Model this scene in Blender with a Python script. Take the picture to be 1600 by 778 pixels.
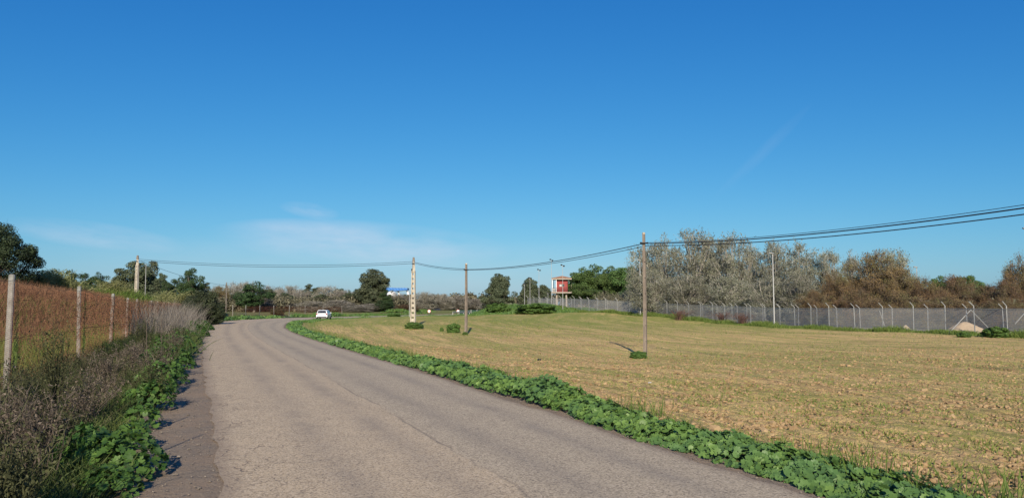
import bpy, math, random
import numpy as np
from math import radians, sin, cos, tan, atan, pi

# ------------------------------------------------------------------ camera, world, sun
for o in list(bpy.data.objects): bpy.data.objects.remove(o)
SC = bpy.context.scene
COL = SC.collection
F = 1232.0                      # focal length in pixels of the 1600 px wide photograph
TH = atan(92.0 / F)             # camera pitched up
CAMH = 1.7
cam_data = bpy.data.cameras.new("camera")
cam_data.sensor_width = 36.0
cam_data.lens = F * 36.0 / 1600.0
cam_data.clip_start = 0.1
cam_data.clip_end = 6000
cam = bpy.data.objects.new("camera", cam_data)
COL.objects.link(cam)
cam.location = (0, 0, CAMH)
cam.rotation_euler = (pi / 2 + TH, 0, 0)
SC.camera = cam
SC.render.resolution_x = 1024
SC.render.resolution_y = 497
SC.view_settings.view_transform = 'Standard'
SC.view_settings.look = 'None'
SC.view_settings.exposure = 0.35
SC.view_settings.gamma = 1.0
SC.cycles.transparent_max_bounces = 24
SC.cycles.max_bounces = 6

SUN_EL = 26.0
sun_data = bpy.data.lights.new("sun", 'SUN')
sun_data.energy = 5.0
sun_data.angle = radians(0.53)
sun_data.color = (1.0, 0.89, 0.73)
sun = bpy.data.objects.new("sun", sun_data)
COL.objects.link(sun)
sun.rotation_euler = (radians(90 - SUN_EL), 0, radians(0.9))

world = bpy.data.worlds.new("World")
SC.world = world
world.use_nodes = True


def N(nt, kind, **kw):
    n = nt.nodes.new(kind)
    for k, v in kw.items():
        if k.startswith('i_'):
            n.inputs[k[2:].replace('_', ' ')].default_value = v
        else:
            setattr(n, k, v)
    return n


def build_world():
    nt = world.node_tree
    nt.nodes.clear()
    L = nt.links.new
    sky = N(nt, 'ShaderNodeTexSky', sky_type='NISHITA', sun_disc=False)
    sky.sun_elevation = radians(SUN_EL)
    sky.sun_rotation = radians(180 - 0.9)
    sky.altitude = 50
    sky.air_density = 1.0
    sky.dust_density = 0.6
    sky.ozone_density = 2.0
    # the phone camera's deep blue: one response curve per channel for the whole sky
    sc_ = N(nt, 'ShaderNodeSeparateColor'); L(sky.outputs[0], sc_.inputs[0])
    cc_ = N(nt, 'ShaderNodeCombineColor')
    for i_, (a_, p_, hi_) in enumerate(((.575, 1.76, 9.0), (.715, 1.04, 9.0), (.892, .63, 9.0))):
        m0 = N(nt, 'ShaderNodeMath', operation='MULTIPLY'); m0.inputs[1].default_value = .1; L(sc_.outputs[i_], m0.inputs[0])
        m1 = N(nt, 'ShaderNodeMath', operation='POWER'); m1.inputs[1].default_value = p_; L(m0.outputs[0], m1.inputs[0])
        m2 = N(nt, 'ShaderNodeMath', operation='MULTIPLY'); m2.inputs[1].default_value = a_ * 10 / 1.27; L(m1.outputs[0], m2.inputs[0])
        m3 = N(nt, 'ShaderNodeMath', operation='MINIMUM'); m3.inputs[1].default_value = hi_; L(m2.outputs[0], m3.inputs[0])
        L(m3.outputs[0], cc_.inputs[i_])
    hs = cc_
    tc = N(nt, 'ShaderNodeTexCoord')
    sep = N(nt, 'ShaderNodeSeparateXYZ')
    L(tc.outputs['Generated'], sep.inputs[0])

    def math_(op, a, b=None, clamp=False):
        m = N(nt, 'ShaderNodeMath', operation=op, use_clamp=clamp)
        for i, v in enumerate((a, b)):
            if v is None: continue
            if isinstance(v, (int, float)): m.inputs[i].default_value = v
            else: L(v, m.inputs[i])
        return m.outputs[0]
    # horizontal bearing and elevation as tangents, ahead of the camera
    az = math_('ARCTAN2', sep.outputs[0], sep.outputs[1])
    el = math_('ARCSINE', sep.outputs[2])

    def cloud(a0, e0, wa, we, tilt, strength, nscale, seed, stretch):
        da = math_('SUBTRACT', az, a0)
        de = math_('SUBTRACT', math_('SUBTRACT', el, e0), math_('MULTIPLY', da, tilt))
        d2 = math_('ADD', math_('POWER', math_('ABSOLUTE', math_('DIVIDE', da, wa)), 2.0),
                   math_('POWER', math_('ABSOLUTE', math_('DIVIDE', de, we)), 2.0))
        env = math_('SUBTRACT', 1.0, d2, clamp=True)
        cx = N(nt, 'ShaderNodeCombineXYZ')
        L(az, cx.inputs[0]); L(math_('MULTIPLY', de, stretch), cx.inputs[1]); cx.inputs[2].default_value = seed
        no = N(nt, 'ShaderNodeTexNoise')
        no.inputs['Scale'].default_value = nscale
        no.inputs['Detail'].default_value = 6
        no.inputs['Roughness'].default_value = 0.55
        L(cx.outputs[0], no.inputs['Vector'])
        m = math_('MULTIPLY', math_('SUBTRACT', no.outputs['Fac'], 0.28, clamp=True), 2.2, clamp=True)
        return math_('MULTIPLY', math_('MULTIPLY', m, env), strength)

    def pa(px, py):
        u = (px - 800) / F; v = (389 - py) / F
        x, y, z = u, cos(TH) - v * sin(TH), sin(TH) + v * cos(TH)
        n = math.sqrt(x * x + y * y + z * z)
        return math.atan2(x, y), math.asin(z / n)
    fac = None
    for (px, py, wpx, hpx, tilt, st, ns, sd, strch) in (
            (570, 380, 230, 36, -0.05, .66, 9, 1.0, 3.5),
            (500, 362, 110, 16, -0.10, 0.22, 14, 2.0, 4),
            (484, 329, 46, 13, -0.12, 0.38, 22, 3.0, 3),
            (150, 368, 120, 20, -0.10, 0.42, 14, 4.0, 4),
            (560, 430, 620, 62, 0.0, 0.22, 6, 6.0, 3),
            (1190, 240, 75, 14, 0.9, 0.075, 12, 7.0, 3)):
        a0, e0 = pa(px, py)
        c = cloud(a0, e0, wpx / F, hpx / F, tilt, st, ns, sd, strch)
        fac = c if fac is None else math_('ADD', fac, c, clamp=True)
    mix = N(nt, 'ShaderNodeMix', data_type='RGBA')
    L(fac, mix.inputs[0])
    L(hs.outputs[0], mix.inputs[6])
    mix.inputs[7].default_value = (4.8, 5.5, 6.6, 1)
    bg = N(nt, 'ShaderNodeBackground')
    bg.inputs['Strength'].default_value = 0.10
    L(mix.outputs[2], bg.inputs['Color'])
    out = N(nt, 'ShaderNodeOutputWorld')
    L(bg.outputs[0], out.inputs['Surface'])


build_world()

# ------------------------------------------------------------------ geometry helpers
RNG = np.random.default_rng(7)
random.seed(7)


def ray(px, py):
    u = (px - 800) / F; v = (389 - py) / F
    return np.array([u, cos(TH) - v * sin(TH), sin(TH) + v * cos(TH)])


def P(px, py, D):
    r = ray(px, py); t = D / r[1]
    return np.array([r[0] * t, D, CAMH + r[2] * t])


def G(px, py, z=0.0):
    r = ray(px, py); t = (z - CAMH) / r[2]
    return np.array([r[0] * t, r[1] * t])


def XD(px, D):
    return (px - 800) / F * D / cos(TH)


def zpix(py, D):
    """height of a point seen in row py at distance D"""
    return P(800, py, D)[2]


def catmull(pts, step):
    pts = np.array(pts, float)
    p = np.vstack([2 * pts[0] - pts[1], pts, 2 * pts[-1] - pts[-2]])
    out = []
    for i in range(1, len(p) - 2):
        n = max(2, int(np.linalg.norm(p[i + 1] - p[i]) / step))
        for k in range(n):
            t = k / n
            out.append(0.5 * ((2 * p[i]) + (-p[i - 1] + p[i + 1]) * t + (2 * p[i - 1] - 5 * p[i] + 4 * p[i + 1] - p[i + 2]) * t * t
                              + (-p[i - 1] + 3 * p[i] - 3 * p[i + 1] + p[i + 2]) * t ** 3))
    out.append(p[-2])
    return np.array(out)


def poly_dist(X, Y, line):
    """distance, signed side (left of the direction positive) and arc length along a polyline"""
    X = np.asarray(X, float); Y = np.asarray(Y, float)
    best = np.full(X.shape, 1e9); side = np.zeros(X.shape); along = np.zeros(X.shape)
    s = 0.0
    for a, b in zip(line[:-1], line[1:]):
        d = b - a; L = np.hypot(*d)
        if L < 1e-6: continue
        t = np.clip(((X - a[0]) * d[0] + (Y - a[1]) * d[1]) / (L * L), 0, 1)
        dx = X - (a[0] + t * d[0]); dy = Y - (a[1] + t * d[1])
        dd = np.hypot(dx, dy)
        m = dd < best
        best = np.where(m, dd, best)
        side = np.where(m, np.sign(d[0] * (Y - a[1]) - d[1] * (X - a[0])), side)
        along = np.where(m, s + t * L, along)
        s += L
    return best, side, along


def sm(a, b, x):
    t = np.clip((x - a) / (b - a), 0, 1)
    return t * t * (3 - 2 * t)


class VN:
    """cheap smooth value noise on a lattice"""
    def __init__(s, seed): s.t = np.random.default_rng(seed).random((256, 256))

    def __call__(s, x, y):
        xi = np.floor(x).astype(int); yi = np.floor(y).astype(int)
        fx = x - xi; fy = y - yi
        fx = fx * fx * (3 - 2 * fx); fy = fy * fy * (3 - 2 * fy)
        g = lambda i, j: s.t[i % 256, j % 256]
        return (g(xi, yi) * (1 - fx) + g(xi + 1, yi) * fx) * (1 - fy) + (g(xi, yi + 1) * (1 - fx) + g(xi + 1, yi + 1) * fx) * fy - 0.5


vn1, vn2, vn3, vn4 = VN(1), VN(2), VN(3), VN(4)

# ------------------------------------------------------------------ road edges, fence lines
_le = [(-2.0 + 4.6, -9), (-0.2, 1.5)] + [G(*q) for q in ((345.6, 775), (338, 710), (333.4, 671.5), (326, 622.6), (319, 586), (316, 550), (317, 535), (321, 521), (331, 509.5))]
_le += [(-34, 91), (-37.6, 108), (-38.6, 122), (-37.2, 136), (-33, 152), (-27.5, 170), (-23, 192), (-18, 215), (-8, 238), (12, 252), (45, 258), (110, 260)]
_re = [(8.0, -9), (4.4, 0.0)] + [G(*q) for q in ((1262, 778), (1180, 752), (1078, 718), (974, 684), (870, 648.6), (760, 615), (640, 577), (517, 540), (465, 523), (447, 514), (445, 509.5), (450, 504.5), (466, 501.2))]
_re += [(-28.9, 116), (-28.6, 126), (-26, 142), (-21, 160), (-16.6, 182), (-12, 203), (-4, 224), (14, 243), (46, 250), (110, 252)]
LE = catmull(_le, 2.0)
RE = catmull(_re, 2.0)


def resample(line, n):
    s = np.concatenate([[0], np.cumsum(np.hypot(*np.diff(line, axis=0).T))])
    t = np.linspace(0, s[-1], n)
    return np.stack([np.interp(t, s, line[:, 0]), np.interp(t, s, line[:, 1])], 1), t


def offset(line, d):
    t = np.gradient(line, axis=0); t /= np.linalg.norm(t, axis=1)[:, None]
    return line + np.stack([-t[:, 1], t[:, 0]], 1) * d   # positive = left


FL = catmull([(0.6, -12), (-4.6, 2), (-9.4, 14.8), (-15.2, 30), (-22.7, 50), (-32.3, 76), (-38.0, 91), (-42.4, 110), (-43.8, 125), (-43, 140), (-40, 155), (-34, 170)], 2.0)
FR3 = np.array([(44.5, 44, -.55), (42.5, 52, -.5), (38.8, 61.6, -.5), (37.7, 70, -.47), (33, 83, -.46), (31.4, 95, -.46), (28, 112, -.1), (23.7, 128, .35), (16.7, 141, .9), (10.5, 160, 1.5), (3.0, 180, 1.8)])

# ------------------------------------------------------------------ terrain height
_cp = [(7.4, 44, -.98), (-4.2, 73, -.73), (-11.5, 93, -.34), (38.5, 57, -.6), (33, 80, -.58), (30.5, 92, -.6), (26, 106, -.44),
       (14, 125, .48), (0, 150, .48), (-16, 165, -.04), (20, 60, -.95), (15, 25, -.55), (8, 14, -.25), (20, 12, -.3), (30, 30, -.6), (25, 80, -.75),
       (10, 90, -.45), (0, 110, -.05), (-15, 120, -.02), (-12, 60, -.35), (0, 50, -.75), (-8, 45, -.4), (60, 60, -.4), (60, 100, -.3), (40, 120, 0), (3, 20, -.25),
       (60, 150, 0), (100, 80, -.3), (-14, 185, -.4), (-17, 200, -.4), (-9, 212, -.4), (0, 226, -.3), (14, 236, -.3), (-12, 150, .0), (-10, 172, -.2), (-5, 200, -.3), (14, 205, 2.0), (20, 185, 2.0), (3, 183, 1.8), (0, 262, .4), (40, 260, .5), (-60, 260, 0), (-80, 400, 1), (120, 400, 1), (0, 400, 1), (0, 900, 1), (-400, 600, 1), (400, 600, 1),
       (5, 5, -.05), (20, 0, -.3), (60, 0, -.4), (-1, 185, .3), (-30, 210, .1)]
_cp += [tuple(q) for q in FR3]
_cp = np.array(_cp)


def hz(X, Y):
    X = np.asarray(X, float); Y = np.asarray(Y, float)
    num = np.zeros(X.shape); den = np.zeros(X.shape)
    for x, y, z in _cp:
        d2 = (X - x) ** 2 + (Y - y) ** 2
        w = 1.0 / (d2 + 9.0) ** 1.7
        num += w * z; den += w
    z = num / den
    # green mound at the end of the security fence
    z = z + 2.2 * np.exp(-(((X - (-2.2)) / 4.2) ** 2 + ((Y - 166) / 7) ** 2))
    z = z + 1.0 * np.exp(-(((X - 5.2) / 3.6) ** 2 + ((Y - 158) / 5) ** 2))
    # left: everything behind the left fence line
    d, s, al = poly_dist(X, Y, FL)
    sd = d * s
    lane = sm(-6, 2, sd)
    hill = sm(2.7, 7.2, sd) * 2.35 + sm(8, 45, sd) * 1.3
    hill = hill * (1 - 0.75 * sm(95, 150, Y)) + 0.12
    z = z * (1 - lane) + hill * lane
    z = z + 0.12 * vn1(X * .13, Y * .13) * sm(1.5, 5, sd)
    # road bed
    dl, sl, _ = poly_dist(X, Y, LE)
    dr, sr, ar = poly_dist(X, Y, RE)
    inside = (sl < 0) & (sr > 0)
    de = np.where(inside, 0, np.minimum(dl, dr))
    k = sm(0.5, 4.5, de)
    kl = sm(1.3, 3.0, de)
    left = (sl > 0)
    k = np.where(left, kl, k)
    return z * k + (-0.035) * (1 - k), dr * (-sr), ar, dl * sl, sd


def hgt(x, y): return float(hz(np.array([x]), np.array([y]))[0][0])


# ------------------------------------------------------------------ mesh helpers
def link(name, me, parent=None):
    o = bpy.data.objects.new(name, me)
    COL.objects.link(o)
    if parent is not None: o.parent = parent
    return o


class MB:
    def __init__(s):
        s.v = []; s.f = []; s.n = 0; s.tone = []; s.mi = []

    def add(s, v, f, tone=0.5, mi=0):
        v = np.asarray(v, np.float32).reshape(-1, 3); f = np.asarray(f, np.int64)
        s.v.append(v); s.f.append(f + s.n); s.n += len(v)
        t = np.asarray(tone, np.float32)
        s.tone.append(np.full(len(v), t, np.float32) if t.ndim == 0 else t)
        s.mi.append(np.full(len(f), mi, np.int32))
        return s

    def mesh(s, name, mats, smooth=False):
        me = bpy.data.meshes.new(name)
        v = np.concatenate(s.v)
        me.vertices.add(len(v)); me.vertices.foreach_set('co', v.ravel())
        tot = np.concatenate([np.full(len(f), f.shape[1], np.int32) for f in s.f])
        idx = np.concatenate([f.ravel() for f in s.f]).astype(np.int32)
        me.loops.add(len(idx)); me.loops.foreach_set('vertex_index', idx)
        me.polygons.add(len(tot))
        st = np.concatenate([[0], np.cumsum(tot)[:-1]]).astype(np.int32)
        me.polygons.foreach_set('loop_start', st)
        me.polygons.foreach_set('loop_total', tot)
        me.polygons.foreach_set('material_index', np.concatenate(s.mi))
        me.polygons.foreach_set('use_smooth', np.full(len(tot), smooth))
        at = me.attributes.new('tone', 'FLOAT', 'POINT')
        at.data.foreach_set('value', np.concatenate(s.tone))
        for m in (mats if isinstance(mats, (list, tuple)) else [mats]): me.materials.append(m)
        me.update(calc_edges=True)
        me.validate()
        return me

    def build(s, name, mats, parent=None, smooth=False):
        return link(name, s.mesh(name, mats, smooth), parent)


def box(mb, c, size, rotz=0, tone=.5, mi=0, bev=0.0):
    """box with centre c; chamfered vertical and top edges when bev > 0"""
    sx, sy, sz = [q / 2 for q in size]
    if bev <= 0:
        v = np.array([(x, y, z) for z in (-sz, sz) for (x, y) in ((-sx, -sy), (sx, -sy), (sx, sy), (-sx, sy))])
        f = [(0, 3, 2, 1), (4, 5, 6, 7), (0, 1, 5, 4), (1, 2, 6, 5), (2, 3, 7, 6), (3, 0, 4, 7)]
        R = rot_z(rotz)
        mb.add(v @ R.T + c, f, tone, mi)
        return
    b = bev
    ring = [(-sx + b, -sy), (sx - b, -sy), (sx, -sy + b), (sx, sy - b), (sx - b, sy), (-sx + b, sy), (-sx, sy - b), (-sx, -sy + b)]
    k1 = (sx - b) / sx; k2 = (sy - b) / sy
    v = [(x, y, -sz + b) for x, y in ring] + [(x, y, sz - b) for x, y in ring] + [(x * k1, y * k2, sz) for x, y in ring] + [(x * k1, y * k2, -sz) for x, y in ring]
    R = rot_z(rotz)
    v = np.array(v) @ R.T + c
    q = []
    for i in range(8):
        j = (i + 1) % 8
        q += [(i, j, 8 + j, 8 + i), (8 + i, 8 + j, 16 + j, 16 + i), (24 + i, 24 + j, j, i)]
    mb.add(v, q, tone, mi)
    mb.add(v[16:24], [tuple(range(8))], tone, mi)
    mb.add(v[24:32], [tuple(range(7, -1, -1))], tone, mi)


def rot_z(a):
    return np.array([[cos(a), -sin(a), 0], [sin(a), cos(a), 0], [0, 0, 1.0]])


def prisms(A, B, r0, r1, n=3):
    """vectorised open prisms between A and B"""
    A = np.asarray(A, float); B = np.asarray(B, float)
    d = B - A; L = np.linalg.norm(d, axis=1)[:, None] + 1e-9; d = d / L
    ref = np.where(np.abs(d[:, 2:3]) > .9, np.array([[1.0, 0, 0]]), np.array([[0, 0, 1.0]]))
    u = np.cross(d, ref); u /= np.linalg.norm(u, axis=1)[:, None]
    w = np.cross(d, u)
    m = len(A)
    r0 = np.broadcast_to(np.asarray(r0, float), (m,))[:, None]; r1 = np.broadcast_to(np.asarray(r1, float), (m,))[:, None]
    V = np.zeros((m, 2 * n, 3))
    for k in range(n):
        a = 2 * pi * k / n
        e = u * cos(a) + w * sin(a)
        V[:, k] = A + e * r0; V[:, n + k] = B + e * r1
    base = (np.arange(m) * 2 * n)[:, None]
    f = np.concatenate([base + np.array([[k, (k + 1) % n, n + (k + 1) % n, n + k]]) for k in range(n)])
    return V.reshape(-1, 3), f


def slivers(A, B, w, rng=RNG):
    """flat tapering triangles from A to B"""
    A = np.asarray(A, float); B = np.asarray(B, float)
    d = B - A
    s = np.cross(d, rng.normal(size=A.shape)); s /= (np.linalg.norm(s, axis=1)[:, None] + 1e-9)
    w = np.broadcast_to(np.asarray(w, float), (len(A),))[:, None]
    V = np.stack([A - s * w / 2, A + s * w / 2, B], 1).reshape(-1, 3)
    f = np.arange(len(V)).reshape(-1, 3)
    return V, f


def blades(A, B, w, rng=RNG, bend=.15, face=None):
    """bent tapering grass blades: quad + tip"""
    A = np.asarray(A, float); B = np.asarray(B, float)
    d = B - A; L = np.linalg.norm(d, axis=1)[:, None]
    s = np.cross(d, rng.normal(size=A.shape)); s /= (np.linalg.norm(s, axis=1)[:, None] + 1e-9)
    w = np.broadcast_to(np.asarray(w, float), (len(A),))[:, None]
    M = A + d * .55 + np.array([0, 0, 1]) * L * bend
    V = np.stack([A - s * w / 2, A + s * w / 2, M + s * w * .4, M - s * w * .4, B], 1)
    base = np.arange(len(A))[:, None] * 5
    return V.reshape(-1, 3), base + np.array([[0, 1, 2, 3]]), base + np.array([[3, 2, 4]])


def quads(C, Nn, size, rng=RNG, asp=1.0):
    C = np.asarray(C, float); Nn = Nn / (np.linalg.norm(Nn, axis=1)[:, None] + 1e-9)
    t = np.cross(Nn, rng.normal(size=C.shape)); t /= (np.linalg.norm(t, axis=1)[:, None] + 1e-9)
    b = np.cross(Nn, t)
    s = np.broadcast_to(np.asarray(size, float), (len(C),))[:, None] / 2
    V = np.stack([C - t * s * asp, C + b * s * .6, C + t * s * asp, C - b * s * .6], 1)   # a kite, reads as a leaf
    return V.reshape(-1, 3), np.arange(len(C) * 4).reshape(-1, 4)


def tube(mb, pts, radii, n=8, tone=.5, mi=0, cap=True):
    pts = np.asarray(pts, float); m = len(pts)
    radii = np.broadcast_to(np.asarray(radii, float), (m,))
    t = np.gradient(pts, axis=0)
    V = []
    for i in range(m):
        d = t[i] / (np.linalg.norm(t[i]) + 1e-9)
        ref = np.array([1.0, 0, 0]) if abs(d[2]) > .9 else np.array([0, 0, 1.0])
        u = np.cross(d, ref); u /= np.linalg.norm(u); w = np.cross(d, u)
        for k in range(n):
            a = 2 * pi * k / n
            V.append(pts[i] + (u * cos(a) + w * sin(a)) * radii[i])
    f = [(i * n + k, i * n + (k + 1) % n, (i + 1) * n + (k + 1) % n, (i + 1) * n + k) for i in range(m - 1) for k in range(n)]
    mb.add(V, f, tone, mi)
    if cap:
        mb.add(V[-n:], [tuple(range(n))], tone, mi)
        mb.add(V[:n], [tuple(range(n - 1, -1, -1))], tone, mi)


def thing(name, label, cat, loc=(0, 0, 0), rz=0, group=None):
    o = bpy.data.objects.new(name, None)
    COL.objects.link(o)
    o.empty_display_size = .3
    o.location = loc; o.rotation_euler = (0, 0, rz)
    o['label'] = label; o['category'] = cat
    if group: o['group'] = group
    return o


def tag(o, label, cat, group=None, kind=None):
    o['label'] = label; o['category'] = cat
    if group: o['group'] = group
    if kind: o['kind'] = kind
    return o


def struct(o):
    o['kind'] = 'structure'
    return o


# ------------------------------------------------------------------ materials
def new_mat(name):
    m = bpy.data.materials.new(name); m.use_nodes = True
    nt = m.node_tree; nt.nodes.clear()
    out = N(nt, 'ShaderNodeOutputMaterial')
    return m, nt, out


def rgb(c): return (c[0], c[1], c[2], 1)


def mixc(nt, fac, a, b, blend='MIX'):
    mx = N(nt, 'ShaderNodeMix', data_type='RGBA', blend_type=blend)
    for sock, v in ((mx.inputs[0], fac), (mx.inputs[6], a), (mx.inputs[7], b)):
        if isinstance(v, (int, float)): sock.default_value = v
        elif isinstance(v, tuple): sock.default_value = rgb(v)
        else: nt.links.new(v, sock)
    return mx.outputs[2]


def mth(nt, op, a, b=None, clamp=False):
    m = N(nt, 'ShaderNodeMath', operation=op, use_clamp=clamp)
    for i, v in enumerate((a, b)):
        if v is None: continue
        if isinstance(v, (int, float)): m.inputs[i].default_value = v
        else: nt.links.new(v, m.inputs[i])
    return m.outputs[0]


def noise(nt, vec, scale, detail=4, rough=.55, dist=0):
    n = N(nt, 'ShaderNodeTexNoise')
    n.inputs['Scale'].default_value = scale; n.inputs['Detail'].default_value = detail
    n.inputs['Roughness'].default_value = rough; n.inputs['Distortion'].default_value = dist
    if vec is not None: nt.links.new(vec, n.inputs['Vector'])
    return n.outputs['Fac']


def ramp(nt, fac, a, b):
    """linear ramp a..b to 0..1"""
    m = N(nt, 'ShaderNodeMapRange')
    m.inputs['From Min'].default_value = a; m.inputs['From Max'].default_value = b
    nt.links.new(fac, m.inputs['Value'])
    return m.outputs[0]


def attr(nt, name):
    a = N(nt, 'ShaderNodeAttribute', attribute_name=name)
    return a


def bump(nt, h, strength=.5, dist=.02):
    b = N(nt, 'ShaderNodeBump')
    b.inputs['Strength'].default_value = strength; b.inputs['Distance'].default_value = dist
    nt.links.new(h, b.inputs['Height'])
    return b.outputs[0]


def mat_leaf(name, a, b, transl=.25, rough=.55, var=.12, spec=.3, noise_sc=.6, third=None):
    m, nt, out = new_mat(name)
    t = attr(nt, 'tone').outputs['Fac']
    oi = N(nt, 'ShaderNodeObjectInfo')
    tc = N(nt, 'ShaderNodeTexCoord')
    c = mixc(nt, t, a, b)
    nz = noise(nt, tc.outputs['Object'], noise_sc, 3)
    if third is not None:
        c = mixc(nt, ramp(nt, nz, .45, .62), c, third)
    hs = N(nt, 'ShaderNodeHueSaturation')
    nt.links.new(c, hs.inputs['Color'])
    nt.links.new(mth(nt, 'ADD', .5 - var * .12, mth(nt, 'MULTIPLY', oi.outputs['Random'], var * .24)), hs.inputs['Hue'])
    v = mth(nt, 'ADD', 1 - var, mth(nt, 'MULTIPLY', oi.outputs['Random'], 2 * var))
    v = mth(nt, 'MULTIPLY', v, mth(nt, 'ADD', .72, mth(nt, 'MULTIPLY', nz, .56)))
    nt.links.new(v, hs.inputs['Value'])
    p = N(nt, 'ShaderNodeBsdfPrincipled')
    nt.links.new(hs.outputs[0], p.inputs['Base Color'])
    p.inputs['Roughness'].default_value = rough
    p.inputs['Specular IOR Level'].default_value = spec
    if transl > 0:
        tr = N(nt, 'ShaderNodeBsdfTranslucent')
        nt.links.new(hs.outputs[0], tr.inputs['Color'])
        mx = N(nt, 'ShaderNodeMixShader'); mx.inputs[0].default_value = transl
        nt.links.new(p.outputs[0], mx.inputs[1]); nt.links.new(tr.outputs[0], mx.inputs[2])
        nt.links.new(mx.outputs[0], out.inputs[0])
    else:
        nt.links.new(p.outputs[0], out.inputs[0])
    return m


def mat_plain(name, a, b=None, rough=.7, metal=0, sc=8, bumps=0, spec=.4, stretch=None, det=5):
    m, nt, out = new_mat(name)
    tc = N(nt, 'ShaderNodeTexCoord')
    vec = tc.outputs['Object']
    if stretch:
        mp = N(nt, 'ShaderNodeMapping'); mp.inputs['Scale'].default_value = stretch
        nt.links.new(vec, mp.inputs[0]); vec = mp.outputs[0]
    nz = noise(nt, vec, sc, det, .6)
    c = mixc(nt, ramp(nt, nz, .32, .68), a, b if b else tuple(q * .75 for q in a))
    p = N(nt, 'ShaderNodeBsdfPrincipled')
    nt.links.new(c, p.inputs['Base Color'])
    p.inputs['Roughness'].default_value = rough; p.inputs['Metallic'].default_value = metal
    p.inputs['Specular IOR Level'].default_value = spec
    if bumps: nt.links.new(bump(nt, nz, .6, bumps), p.inputs['Normal'])
    nt.links.new(p.outputs[0], out.inputs[0])
    return m


def mat_net(name, col, opacity):
    m, nt, out = new_mat(name)
    d = N(nt, 'ShaderNodeBsdfDiffuse'); d.inputs['Color'].default_value = rgb(col)
    t = N(nt, 'ShaderNodeBsdfTransparent')
    tc = N(nt, 'ShaderNodeTexCoord')
    nz = noise(nt, tc.outputs['Object'], 1.3, 3)
    mx = N(nt, 'ShaderNodeMixShader')
    nt.links.new(mth(nt, 'MULTIPLY', mth(nt, 'ADD', .75, mth(nt, 'MULTIPLY', nz, .5)), opacity), mx.inputs[0])
    nt.links.new(t.outputs[0], mx.inputs[1]); nt.links.new(d.outputs[0], mx.inputs[2])
    nt.links.new(mx.outputs[0], out.inputs[0])
    return m


M = {}


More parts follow.
